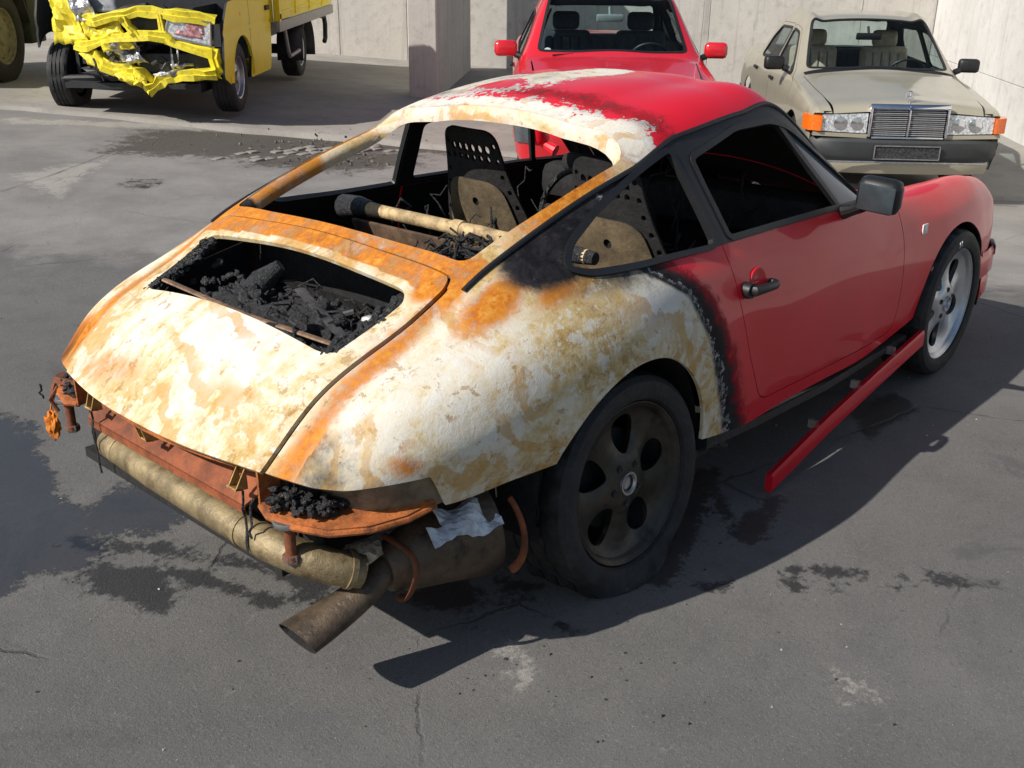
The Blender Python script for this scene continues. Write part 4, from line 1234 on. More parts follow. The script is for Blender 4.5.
# ---- floor, bulkheads, cabin
b = MB(); b.box((.75, 0, .235), (2.15, 1.52, .04)); b.box((-.28, 0, .55), (.03, 1.30, .66)); b.box((1.62, 0, .54), (.03, 1.44, .60)); b.box((.42, 0, .34), (1.3, .22, .18), (0, 0, 0), 0, .04)
bl(b.build("floor_pan", M_SOOT, burnt))
b = MB(); b.box((1.42, 0, .80), (.30, 1.36, .16), (0, .1, 0), 0, .05); b.box((1.30, .36, .90), (.12, .34, .08), (0, .2, 0), 0, .03)
bl(b.build("dashboard", M_SOOT, burnt))
b = MB(); b.tube([(1.14 + .05 * math.sin(a), .36 + .175 * math.cos(a), .73 + .165 * math.sin(a)) for a in np.linspace(0, 2*math.pi, 32)[:-1]], .013, 8, closed=True)
b.tube([(1.14, .36, .73), (1.32, .36, .70)], .03, 8); b.tube([(1.14, .19, .73), (1.15, .53, .73)], .012, 6)
bl(b.build("steering_wheel", M_CHAR, burnt))
b = MB(); b.box((-.17, 0, .72), (.25, 1.16, .03)); b.box((.03, 0, .645), (.18, 1.2, .02), (0, .6, 0))
bl(b.build("parcel_shelf", M_SOOT, burnt))
b = MB(); b.box((.150, .12, .775), (.015, .86, .13), (0, -.25, 0), 0, .004)
bk = bl(b.build("charred_backboard", simple("charred_board", srgb(92, 70, 50), .85, 0, .5, 14, .6, 40, dirt=((.02, .02, .02, 1), .8)), burnt))
b = MB(); pth = [Vector((.20, .60, .862)).lerp(Vector((.225, -.47, .854)), k / 14) for k in range(15)]
b.tube(pth, [.034 if k == 0 else (.027 if k in (1, 8) else .024) for k in range(15)], 14)
b.tube([(.20, .68, .852), (.20, .60, .862), (.201, .53, .861)], [.045, .04, .031], 12, 1); b.tube([(.222, -.40, .8545), (.224, -.44, .854), (.226, -.50, .8535)], [.0255, .027, .020], 12, 1)
b.tube([Vector((.214, .10, .858)), Vector((.215, .06, .857))], .030, 14)
bl(b.build("cross_tube", [simple("scaled_tube", srgb(186, 162, 120), .7, .1, .4, 10, .5, 40, dirt=(srgb(96, 64, 38), .95)), M_CHAR], burnt))
b = MB(); rr_ = random.Random(29)
for k in range(110):
    y0 = rr_.gauss(-.10, .10); x0 = rr_.uniform(-.02, .20)
    p0 = Vector((x0, y0, .83 + rr_.uniform(-.03, .04))); p1 = p0 + Vector((rr_.uniform(-.14, .06), rr_.uniform(-.16, .10), rr_.uniform(-.07, .02)))
    b.tube([p0, (p0 + p1) / 2 + Vector((0, 0, rr_.uniform(-.005, .03))), p1], rr_.uniform(.003, .007), 5)
for k in range(70):
    b.lump((rr_.uniform(-.25, .04), rr_.uniform(-.4, .52), .765), (.02 * rr_.uniform(.5, 1.6), .025, .016), k, 2, .6)
for k in range(14):
    b.lump((rr_.uniform(-.05, .12), rr_.uniform(-.3, .05), .80), (.03 * rr_.uniform(.5, 1.2), .03, .022), k + 40, 2, .6)
for k in range(40):
    sx = rr_.choice([.50, .62, .40]); sy = rr_.choice([.16, .55, -.16, -.56]) + rr_.gauss(0, .03)
    p0 = Vector((sx, sy, rr_.uniform(.62, .90))); pts = [p0]
    for q in range(4): pts.append(pts[-1] + Vector((rr_.uniform(-.03, .02), rr_.uniform(-.04, .04), rr_.uniform(-.07, .01))))
    b.tube(pts, rr_.uniform(.002, .005), 5)
for k in range(14):
    p0 = Vector((rr_.uniform(1.0, 1.4), rr_.uniform(-.5, .6), rr_.uniform(.85, 1.0))); pts = [p0]
    for q in range(5): pts.append(pts[-1] + Vector((rr_.uniform(-.05, .03), rr_.uniform(-.05, .05), rr_.uniform(-.09, .01))))
    b.tube(pts, rr_.uniform(.003, .006), 5)
o = bl(b.build("cabin_debris", M_CHAR, burnt, True, 180)); o['kind'] = 'stuff'
b = MB(); b.tube([(-.20, .52, .83), (-.12, .47, .835), (-.04, .44, .80)], [.012, .016, .012], 8); b.tube([(-.12, .55, .80), (-.05, .40, .79)], .012, 8)
bl(b.build("seat_belt_reel", M_RUST, burnt))

M_SEATMETAL = simple("baked_seat_pan", srgb(104, 90, 68), .7, .2, .4, 8, .4, 45, dirt=(srgb(60, 52, 44), .8))
def seat(cx, cy, top, seedn):
    zb, zt = .56, top
    n_u, n_v = 90, 150
    U, Vv = np.meshgrid(np.linspace(-1, 1, n_u), np.linspace(0, 1, n_v), indexing='ij')
    H = zt - zb
    Wd = np.interp(Vv, [0, .35, .7, 1], [.265, .235, .165, .135])
    Yc = U * .29
    lean = -.24
    X = cx + lean * (Vv - .5) * H * 2 * .5 + .07 * (U ** 2) + .0 * Vv
    G = np.stack([X, cy + Yc, zb + Vv * H], -1)
    du = np.gradient(G, axis=0); dv_ = np.gradient(G, axis=1); N = np.cross(du, dv_); N /= np.linalg.norm(N, axis=2, keepdims=True)
    if N[45, 70, 0] > 0: N = -N
    I = np.arange(n_u * n_v).reshape(n_u, n_v)
    q = np.stack([I[:-1, :-1], I[:-1, 1:], I[1:, 1:], I[1:, :-1]], -1).reshape(-1, 4)
    T = np.concatenate([q[:, [0, 1, 2]], q[:, [0, 2, 3]]])
    Vt = G.reshape(-1, 3); Nn = N.reshape(-1, 3)
    fn = np.cross(Vt[T[:, 1]] - Vt[T[:, 0]], Vt[T[:, 2]] - Vt[T[:, 0]])
    if (fn * Nn[T[:, 0]]).sum() < 0: T = T[:, ::-1]
    M0 = dict(V=np.concatenate([Vt, Nn, np.zeros((len(Vt), 2))], 1), T=T)
    YZ = lambda M: np.stack([M['V'][:, 1] - cy, (M['V'][:, 2] - zb)], 1)
    out = rnd([(-.255, 0), (-.23, .35 * H), (-.155, .7 * H), (-.125, H - .005), (.125, H - .005), (.155, .7 * H), (.23, .35 * H), (.255, 0)], [.02, .1, .2, .055, .055, .2, .1, .02], 7)
    M1 = clip(M0, sdpoly(YZ(M0), out))
    holes = [((k - 2.5) * .034, H - .075, .0125) for k in range(6)] + [((k - 2.5) * .034, H - .110, .0095) for k in range(6)]
    for sgn_ in (-1, 1):
        for k in range(7):
            z = H - .06 - k * .055
            w = np.interp(z / H, [0, .35, .7, 1], [.255, .23, .155, .125]) - .020
            holes.append((sgn_ * w, z, .0085))
    for (hy, hz, hr) in holes:
        p = YZ(M1); M1 = clip(M1, np.hypot(p[:, 0] - hy, (p[:, 1] - hz) * .8) - hr)
    so_ = panel("seat_back", M1, [M_SOOT, M_SOOT], burnt, .012)
    plate = rnd([(-.20, .03), (-.18, .35 * H), (-.125, .67 * H), (.125, .67 * H), (.18, .35 * H), (.20, .03)], [.03, .1, .07, .07, .1, .03], 7)
    M2 = clip(M0, sdpoly(YZ(M0), plate))
    for (hy, hz, hr) in [(0, .52 * H, .016), (-.10, .30 * H, .011), (-.06, .27 * H, .010), (.10, .30 * H, .011), (.07, .30 * H, .010), (0, .24 * H, .012), (.02, .31 * H, .009)] + [((k - 3.5) * .04, .075 * H, .011) for k in range(8)]:
        p = YZ(M2); M2 = clip(M2, np.hypot(p[:, 0] - hy, p[:, 1] - hz) - hr)
    panel("seat_plate", M2, [M_SEATMETAL, M_SOOT], so_, .006, None, .012)
    for (hy, hz) in ((-.08, .285 * H), (.085, .30 * H), (.01, .275 * H)):
        b = MB(); b.tube([(0, -.025, 0), (0, .025, .012)], .011, 8, flat=(.6, 1))
        o = b.build("plate_bracket", M_RUST, so_); o.location = (cx - .015 - lean * 0, cy + hy, zb + hz)
        b2 = bvh; o.location.x = float(np.interp(hz / H, [0, 1], [cx - lean * .5 * H, cx + lean * .5 * H])) - .016
    b = MB(); b.box((cx + .30, cy, .46), (.44, .46, .09), (0, -.08, 0), 0, .03)
    for q in range(10): b.lump((cx + .1 + .04 * q, cy + random.uniform(-.2, .2), .52), (.05, .06, .03), q + seedn, 1, .5)
    b.build("seat_cushion", M_CHAR, burnt)
seat(.56, .35, 1.13, 1)
seat(.44, -.37, 1.13, 20)

# ---- engine bay
b = MB(); b.box((-.66, 0, .30), (.62, 1.02, .03)); 
for s in (-1, 1): b.prism([(-.92, .30), (-.35, .30), (-.35, .84), (-.55, .80), (-.78, .66), (-.92, .56)], 1, s * .505, s * .52)
b.box((-.92, 0, .43), (.02, 1.02, .24))
bl(b.build("engine_bay", M_SOOT, burnt))
def crusty(b, c, s_, seed, amp=.22):
    b.lump(c, s_, seed, 5, amp, 4.5)
b = MB(); crusty(b, (-.62, .11, .71), (.10, .13, .11), 2, .3); b.lathe([(.0, .06), (.05, .06), (.10, .05), (.12, .02), (.125, -.06), (.10, -.08)], 28, 0, Matrix.Translation((-.50, .02, .68)) @ Matrix.Rotation(math.radians(170), 4, 'Z'))
b.tube([(-.58, .155, .70), (-.58, .14, .77), (-.55, .11, .83), (-.51, .07, .875)], [.060, .050, .036, .018], 14)
b.tube([(-.70, .03, .62), (-.685, .01, .70), (-.64, -.03, .765), (-.57, -.05, .78)], [.04, .044, .042, .03], 14)
bl(b.build("burnt_blower", M_CHAR, burnt, True, 75))
b = MB(); crusty(b, (-.60, -.20, .71), (.11, .15, .11), 5, .45); crusty(b, (-.65, -.33, .69), (.08, .10, .075), 9, .35); crusty(b, (-.69, -.10, .67), (.07, .10, .07), 21, .4); crusty(b, (-.54, -.34, .70), (.06, .09, .07), 31, .45)
bl(b.build("burnt_intake", M_CHAR, burnt, True, 75))
b = MB(); rr_ = random.Random(77)
for k in range(16):
    p0 = Vector((rr_.uniform(-.70, -.50), rr_.uniform(-.40, .40), .70)); pts = [p0]
    for q in range(5): pts.append(pts[-1] + Vector((rr_.uniform(-.04, .04), rr_.uniform(-.06, .06), rr_.uniform(-.03, .035))))
    b.tube(pts, rr_.uniform(.008, .016), 8)
crusty(b, (-.57, .33, .62), (.09, .09, .10), 11, .35)
bl(b.build("burnt_hose", M_CHAR, burnt, True, 75))
b = MB(); rr_ = random.Random(11)
for k in range(170):
    x0 = rr_.uniform(-.71, -.49); y0 = rr_.gauss(-.14, .19)
    p0 = Vector((x0, max(-.44, min(.44, y0)), .80 + (x0 + .6) * .35 + rr_.uniform(-.07, .015))); p1 = p0 + Vector((rr_.uniform(-.07, .07), rr_.uniform(-.08, .08), rr_.uniform(-.06, .02)))
    b.tube([p0, (p0 + p1) / 2 + Vector((rr_.uniform(-.02, .02), 0, rr_.uniform(-.01, .03))), p1], rr_.uniform(.0015, .0045), 5)
for k in range(420):
    x0 = rr_.uniform(-.73, -.49)
    b.lump((x0, rr_.uniform(-.44, .44), .765 + (x0 + .6) * .35 + rr_.uniform(-.10, .02)), (.012 * rr_.uniform(.4, 1.9), .013, .011), k, 2, .8, 2.2)
o = bl(b.build("engine_debris", M_CHAR, burnt, True, 180)); o['kind'] = 'stuff'
b = MB(); b.tube([(-.64, -.38, .79), (-.57, -.10, .85)], .010, 6, flat=(.4, 1.6)); b.tube([(-.54, -.30, .82), (-.66, -.16, .77)], .008, 6)
bl(b.build("engine_bracket", simple('scorched_steel', (.12, .115, .11, 1), .4, .5, .4, 30), burnt))
b = MB(); b.lathe([(0, 0), (.022, 0), (.024, .01), (.024, .065), (.019, .075), (0, .076)], 20)
o = b.build("spark_canister", simple("scorched_white_metal", (.55, .55, .55, 1), .5, .2, .4, 30, .3, 50, dirt=((.05, .05, .05, 1), .7)), burnt)
o.matrix_local = BM4 @ Matrix.Translation((-.555, -.395, .755)) @ Matrix.Rotation(math.radians(-90), 4, 'Y') @ Matrix.Rotation(.2, 4, 'Z')
for s in (-1, 1):
    b = MB(); rr_ = random.Random(20 + s)
    for k in range(230):
        t = rr_.random(); x = -.73 + .235 * t; y = s * (.432 + .022 * t + rr_.gauss(0, .010))
        b.lump((x, y, top_z(x, y) - .014 + rr_.gauss(0, .006)), (.011 * rr_.uniform(.5, 1.7), .010, .010), k, 2, .8, 2)
    bl(b.build("charred_seal", M_CHAR, burnt, True, 180))
b = MB(); P0 = Vector((-.690, .42, top_z(-.69, .42) - .002)); P1 = Vector((-.700, -.42, top_z(-.70, -.42) - .004))
b.tube([P0, P0.lerp(P1, .5) + Vector((0, 0, -.012)), P1], .0095, 8, flat=(.5, 1.2))
bl(b.build("grille_bar", simple("baked_bar", srgb(140, 112, 88), .6, .3, .4, 14, .3, 50, dirt=(srgb(60, 46, 40), .7)), burnt))

# ---- below the tail: what the missing bumper left
TM = simple("rusty_flange", srgb(160, 90, 40), .8, 0, .55, 9, .6, 45, dirt=(srgb(78, 46, 30), .95))
b = MB(); b.plate([(-.925, .45, .50), (-.925, -.44, .50), (-.985, -.40, .445), (-.985, .41, .445)], .006); b.plate([(-.985, .41, .445), (-.985, -.40, .445), (-.985, -.40, .425), (-.985, .41, .425)], .005)
bl(b.build("rear_crossmember", simple("rust_crossmember", srgb(132, 70, 38), .75, 0, .45, 9, .4, 40, dirt=(srgb(84, 52, 40), .8)), burnt))
b = MB(); b.box((-.90, 0, .42), (.02, 1.16, .28))
bl(b.build("rear_valance", M_SOOT, burnt))
edge_pts = []
for y in np.linspace(.47, -.47, 24):
    x = -1.05 + .07 * (y / .48) ** 2; edge_pts.append((x + .012, y, .567 - .002))
b = MB(); b.tube(edge_pts, .007, 6); b.tube([(x + .012, y, z - .018) for x, y, z in edge_pts], .005, 6); le = bl(b.build("lid_lower_edge", TM, burnt))
for y in (.33, .02, -.40):
    b = MB()
    for d in (-.016, .016):
        b.plate([(-1.035 + .07 * (y/.48)**2, y + d, .56), (-.99, y + d, .56), (-.985, y + d, .50), (-1.02, y + d, .505)], .004)
    b.plate([(-1.02, y - .02, .507), (-1.02, y + .02, .507), (-1.0, y + .02, .50), (-1.0, y - .02, .50)], .004)
    bl(b.build("bumper_bracket", simple("bracket_metal", srgb(176, 142, 84), .6, .3, .35, 20, .3, 60, dirt=(srgb(90, 60, 40), .7)), burnt))
for s in (-1, 1):
    # lamp housing: floor flange, back panel, end wall
    low = [(-.985, s*.47, .475), (-1.0, s*.52, .470), (-.985, s*.60, .465), (-.945, s*.68, .462), (-.87, s*.735, .462), (-.78, s*.765, .466), (-.70, s*.775, .478), (-.70, s*.70, .495), (-.82, s*.64, .492), (-.88, s*.52, .488), (-.90, s*.47, .486)]
    b = MB(); b.plate(low if s > 0 else low[::-1], .010)
    pts = low[:7]
    b.tube([(x, y, z - .003) for x, y, z in pts], .009, 8)
    hs = bl(b.build("tail_lamp_flange", TM, burnt))
    back = [(-.885, s*.47), (-.88, s*.60), (-.84, s*.68), (-.78, s*.735), (-.70, s*.768), (-.64, s*.775)]
    b = MB(); V = []; F = []
    for x, y in back: V += [(x, y, .47), (x, y, .585)]
    for i in range(len(back) - 1): F.append((2*i, 2*i+2, 2*i+3, 2*i+1))
    b.add(V, F); b.build("tail_lamp_back", simple("lamp_housing_metal", srgb(120, 108, 88), .6, .3, .35, 10, .3, 40, dirt=(srgb(70, 50, 36), .8)), hs)
    b = MB(); b.plate([(-.99, s*.468, .47), (-.99, s*.468, .568), (-.88, s*.468, .585), (-.88, s*.468, .48)], .008); b.build("tail_lamp_end", TM, hs)
    b = MB(); rr_ = random.Random(5 + s)
    for k in range(190):
        q = rr_.random(); b.lump((-.950 + rr_.gauss(0, .018) + .05 * q * q, s * (.495 + .15 * q), .482 + abs(rr_.gauss(0, .014))), (.008 * rr_.uniform(.5, 1.8), .009, .008), k, 2, .9, 2.5)
    o = b.build("melted_lamp", M_CHAR, hs, True, 180); o['kind'] = 'stuff'
    # bumper shock stub with its nuts
    x0, y0 = (-.975, s * .565)
    b = MB(); b.lathe([(0, 0), (.030, 0), (.032, .006), (.030, .012), (.014, .016), (.0135, .09), (.020, .092), (.022, .104), (.012, .110), (0, .110)], 18)
    o = b.build("bumper_stub", [M_RUST], burnt); o.matrix_local = BM4 @ Matrix.Translation((x0, y0, .465)) @ Matrix.Rotation(math.radians(90), 4, 'Y')
    b = MB(); b.lathe([(.0, .091), (.021, .091), (.023, .1), (.021, .111), (0, .113)], 6); b.build("stub_nut", M_STEEL, o)
    b = MB(); b.lathe([(.014, -.004), (.036, -.004), (.038, .004), (.036, .010), (.014, .010)], 14); b.build("stub_washer", M_STEEL, o)
# torn remains at the left corner
b = MB(); b.plate([(-.95, .50, .50), (-.97, .66, .485), (-.93, .70, .48), (-.86, .60, .47), (-.86, .50, .47)], .02); b.tube([(-.95, .69, .485), (-.97, .69, .44), (-.955, .70, .40)], .008, 6); b.tube([(-.96, .66, .47), (-.985, .675, .43), (-.97, .66, .39)], .006, 6)
bl(b.build("torn_corner_bracket", M_RUST, burnt))
b = MB(); b.lump((-.985, .685, .345), (.018, .026, .045), 4, 3, .6, 2.2); b.tube([(-.985, .685, .385), (-.975, .68, .43)], .003, 5)
o = bl(b.build("hanging_rust_scrap", simple("bright_rust", srgb(206, 118, 28), .8, 0, .4, 30, .6, 60), burnt))
rr_ = random.Random(2)
for (x, y, z, ln) in ((-1.01, .335, .50, .20), (-1.0, -.42, .50, .16), (-.985, -.44, .48, .10), (-.99, .72, .47, .06)):
    b = MB(); pts = [Vector((x, y, z))]
    for k in range(6): pts.append(pts[-1] + Vector((rr_.uniform(-.012, .008), rr_.uniform(-.012, .012), -ln / 6)))
    b.tube(pts, .0035, 5); bl(b.build("hanging_wire", M_CHAR, burnt))

# ---- exhaust
b = MB(); p = [Vector((-.95, .385, .372)), Vector((-.955, .36, .372)), Vector((-.962, .1, .372)), Vector((-.962, -.2, .372)), Vector((-.958, -.45, .372)), Vector((-.935, -.55, .366)), Vector((-.885, -.61, .345)), Vector((-.83, -.635, .32))]
b.tube(p, [.034, .043, .044, .044, .044, .045, .044, .043], 24); b.tube([p[1] + Vector((0, -.06, 0)), p[1] + Vector((0, -.075, 0))], .0465, 24); b.tube([Vector((-.960, -.34, .372)), Vector((-.960, -.352, .372))], .0465, 24)
b.tube([Vector((-.862, -.62, .335)), Vector((-.85, -.625, .33))], .049, 24)
ex = b.build("exhaust_pipe", M_PIPE, burnt); ex['label'] = "long brown exhaust pipe across the tail"
b = MB(); b.tube([(-.75, -.625, .285), (-.70, -.635, .29), (-.60, -.655, .30), (-.49, -.68, .315), (-.455, -.69, .318)], [.062, .082, .106, .136, .128], 28, flat=(1.0, .85)); b.build("silencer", M_PIPED, burnt)
b = MB(); b.tube([Vector((-.45, -.695, .32)) + Vector((0, .135 * math.cos(a), .135 * math.sin(a))) for a in np.linspace(2.2, 4.0, 16)], .012, 6, flat=(1, .4)); b.build("silencer_strap", M_RUST, burnt)
tp = [Vector((-.76, -.625, .285)), Vector((-.81, -.632, .265)), Vector((-.86, -.63, .245)), Vector((-.91, -.62, .225)), Vector((-.96, -.61, .21)), Vector((-1.005, -.60, .195))]
b = MB(); V = []; F = []; n = 32
rad = [(.044, .044), (.045, .043), (.047, .041), (.056, .037), (.066, .033), (.072, .030)]
for lay in (0, 1):
    for (c, (rw_, rh_)) in zip(tp, rad):
        for k in range(n):
            a = 2 * math.pi * k / n; q = 1 - .06 * lay
            V.append((c.x - .012 * math.sin(a) * (c.x < -.95), c.y + rw_ * q * math.cos(a), c.z + rh_ * q * math.sin(a)))
m_ = len(tp)
for lay in (0, 1):
    o_ = lay * m_ * n
    for i in range(m_ - 1):
        for k in range(n): F.append((o_ + i*n+k, o_ + i*n+(k+1) % n, o_ + (i+1)*n+(k+1) % n, o_ + (i+1)*n+k))
for k in range(n): F.append(((m_-1)*n+k, (m_-1)*n+(k+1) % n, m_*n+(m_-1)*n+(k+1) % n, m_*n+(m_-1)*n+k))
b.add(V, F); b.m = [0 if k < (m_ - 1) * n else 1 for k in range(len(F))]; b.build("tail_pipe", [M_PIPED, M_SOOT], burnt)
b = MB(); b.tube([Vector((-.735 + .01 * math.sin(3 * a), -.64 + .088 * math.cos(a), .292 + .088 * math.sin(a))) for a in np.linspace(1.3, 4.6, 22)], .009, 8, flat=(.5, 1.3))
b.build("exhaust_clamp", M_RUST, burnt)
b = MB(); b.lump((-.80, -.60, .345), (.05, .045, .022), 3, 3, .35, 2.5); b.build("ash_crust", simple("pale_ash_crust", srgb(206, 190, 160), .9, 0, .3, 25, .7, 60, dirt=(srgb(110, 80, 50), .6)), burnt)
V = []; F = []
nx_, ny_ = 14, 8
for i in range(nx_):
    for j in range(ny_):
        u = i / (nx_ - 1); v = j / (ny_ - 1)
        V.append((-.70 + .21 * u, -.69 - .075 * v - .03 * u, .445 - .02 * u - .055 * v * v + .010 * math.sin(u * 9 + v * 5) + random.uniform(-.004, .004)))
for i in range(nx_ - 1):
    for j in range(ny_ - 1):
        if not (i < 3 and j < 4): F.append((i*ny_+j, (i+1)*ny_+j, (i+1)*ny_+j+1, i*ny_+j+1))
b = MB(); b.add(V, F); o = b.build("heat_shield_foil", simple("crumpled_foil", (.60, .61, .63, 1), .45, .3, .3, 20, dirt=((.2, .19, .18, 1), .6)), burnt, False)
md = o.modifiers.new("thickness", 'SOLIDIFY'); md.thickness = .002
b = MB(); b.plate([(-.83, .42, .19), (-.83, .20, .19), (-.70, .22, .185), (-.68, .40, .185)], .006); b.tube([(-.83, .44, .20), (-.86, .32, .185), (-.83, .18, .195)], .006, 6); b.box((-.79, .30, .205), (.03, .04, .03)); b.build("hanging_undertray", M_PIPED, burnt)
b = MB(); b.box((.40, -.70, .235), (.28, .12, .05), (0, .1, .1), 0, .01); b.tube([(.35, -.74, .27), (.5, -.76, .25), (.62, -.75, .2)], .014, 8)
for k in range(16): b.lump((.36 + .03 * k * .7, -.72 + random.uniform(-.05, .04), .24 + random.uniform(-.03, .05)), (.03, .03, .02), k, 1, .7)
b.build("burnt_underbody", M_CHAR, burnt)
# ------------------------------------------------------------------ the other vehicles
def small_wheel(parent, c, s, R, Rr, W, mrim, style="dish", steer=0.0):
    """wheel > tyre, rim; s = +1 when the outer side looks along +y of the vehicle"""
    w = bpy.data.objects.new("wheel", None); COL.objects.link(w); w.parent = parent; w.empty_display_size = .1
    w.matrix_local = Matrix.Translation(c) @ Matrix.Rotation(math.radians(90 * s) + steer, 4, 'Z')
    tyre_mb(R, Rr, W, 3, 72).build("tyre", M_RUBBER, w, True, 28)
    b = MB(); b.lathe([(Rr + .002, -.004), (Rr - .012, -.010), (Rr - .02, -.045), (Rr * .82, -.055), (Rr * .6, -.035), (Rr * .45, -.040), (Rr * .3, -.030), (Rr * .28, -.012), (0, -.010)], 40)
    r = b.build("rim", mrim, w)
    src = None
    for k in range(8 if style == "dish" else 6):
        an = 2 * math.pi * k / (8 if style == "dish" else 6)
        if src is None:
            b = MB(); b.lathe([(0, 0), (Rr * .11, 0), (Rr * .115, -.008)], 14); o = src = b.build("rim_hole", M_BLACK, r)
        else:
            o = src.copy(); COL.objects.link(o); o.parent = r
        o.location = (-.049, Rr * .70 * math.cos(an), Rr * .70 * math.sin(an))
    b = MB(); b.lathe([(Rr - .02, -.05), (Rr - .03, -W + .02), (0, -W + .03)], 32); b.build("rim_barrel", M_DARKIN, w)
    return w

# ---- beige saloon: control net, right half, x forward from the front axle... origin at the front bumper on the ground
SAL = [
[(-4.38,.70,.30),(-4.40,.73,.45),(-4.40,.74,.62),(-4.39,.735,.76),(-4.38,.70,.83),(-4.37,.66,.86),(-4.36,.60,.885),(-4.36,.3,.90),(-4.36,0,.905)],
[(-4.20,.78,.26),(-4.20,.815,.45),(-4.20,.82,.62),(-4.20,.80,.78),(-4.20,.765,.87),(-4.20,.71,.915),(-4.20,.64,.94),(-4.20,.3,.955),(-4.20,0,.96)],
[(-3.80,.80,.25),(-3.80,.835,.45),(-3.80,.838,.62),(-3.80,.82,.79),(-3.80,.785,.885),(-3.80,.72,.93),(-3.78,.64,.955),(-3.76,.3,.97),(-3.76,0,.975)],
[(-3.45,.80,.25),(-3.45,.838,.45),(-3.45,.84,.62),(-3.45,.825,.79),(-3.45,.79,.885),(-3.47,.73,.93),(-3.50,.645,.965),(-3.52,.3,.985),(-3.52,0,.99)],
[(-3.15,.80,.25),(-3.15,.838,.45),(-3.15,.84,.62),(-3.15,.825,.79),(-3.15,.79,.89),(-3.15,.70,1.08),(-3.12,.60,1.25),(-3.10,.40,1.305),(-3.10,0,1.322)],
[(-2.75,.80,.25),(-2.75,.838,.45),(-2.75,.84,.62),(-2.75,.825,.79),(-2.75,.79,.89),(-2.75,.70,1.10),(-2.75,.585,1.335),(-2.75,.40,1.393),(-2.75,0,1.414)],
[(-2.35,.80,.25),(-2.35,.838,.45),(-2.35,.84,.62),(-2.35,.825,.79),(-2.35,.79,.89),(-2.35,.70,1.10),(-2.35,.585,1.347),(-2.35,.40,1.405),(-2.35,0,1.426)],
[(-1.90,.80,.25),(-1.90,.835,.45),(-1.90,.838,.62),(-1.90,.822,.79),(-1.90,.788,.89),(-1.90,.695,1.10),(-1.88,.585,1.330),(-1.87,.40,1.377),(-1.86,0,1.390)],
[(-1.55,.80,.25),(-1.55,.832,.45),(-1.55,.835,.62),(-1.55,.82,.79),(-1.55,.785,.885),(-1.55,.70,1.05),(-1.53,.645,1.130),(-1.52,.40,1.176),(-1.51,0,1.19)],
[(-1.28,.80,.25),(-1.28,.83,.45),(-1.28,.833,.62),(-1.28,.818,.79),(-1.28,.783,.88),(-1.26,.735,.925),(-1.24,.685,.950),(-1.19,.40,.980),(-1.15,0,.995)],
[(-1.05,.80,.26),(-1.05,.828,.45),(-1.05,.83,.62),(-1.05,.815,.78),(-1.05,.778,.865),(-1.04,.73,.895),(-1.02,.67,.915),(-1.0,.3,.95),(-.99,0,.955)],
[(-.70,.79,.28),(-.70,.822,.45),(-.70,.825,.62),(-.70,.81,.765),(-.70,.772,.835),(-.70,.72,.855),(-.70,.66,.868),(-.70,.3,.90),(-.69,0,.912)],
[(-.35,.77,.28),(-.35,.805,.45),(-.35,.81,.60),(-.35,.80,.735),(-.35,.765,.79),(-.35,.71,.808),(-.35,.65,.818),(-.35,.3,.845),(-.34,0,.862)],
[(-.14,.75,.28),(-.13,.785,.45),(-.125,.79,.58),(-.125,.785,.70),(-.13,.75,.748),(-.13,.70,.76),(-.125,.64,.768),(-.11,.3,.795),(-.10,0,.812)],
[(-.06,.73,.28),(-.055,.755,.45),(-.05,.76,.56),(-.055,.758,.66),(-.075,.73,.71),(-.085,.69,.722),(-.085,.63,.73),(-.075,.3,.755),(-.065,0,.772)],
]
M_BEIGE = simple("beige_metallic", srgb(168, 162, 142), .35, .2, .04, 3, coat=.9)
M_BUMP = simple("dark_grey_bumper", srgb(52, 55, 56), .55, 0, .1, 12)
M_SEATC = simple("beige_check_cloth", srgb(186, 172, 152), .9, 0, .15, 30)
M_SEATD = simple("dark_seat_cloth", srgb(58, 60, 66), .9, 0, .15, 30)
M_CARIN = simple("car_interior", srgb(62, 66, 74), .8, 0, .2, 12)
M_CLEARW = glass("windscreen_glass", (.90, .95, .95), .015)

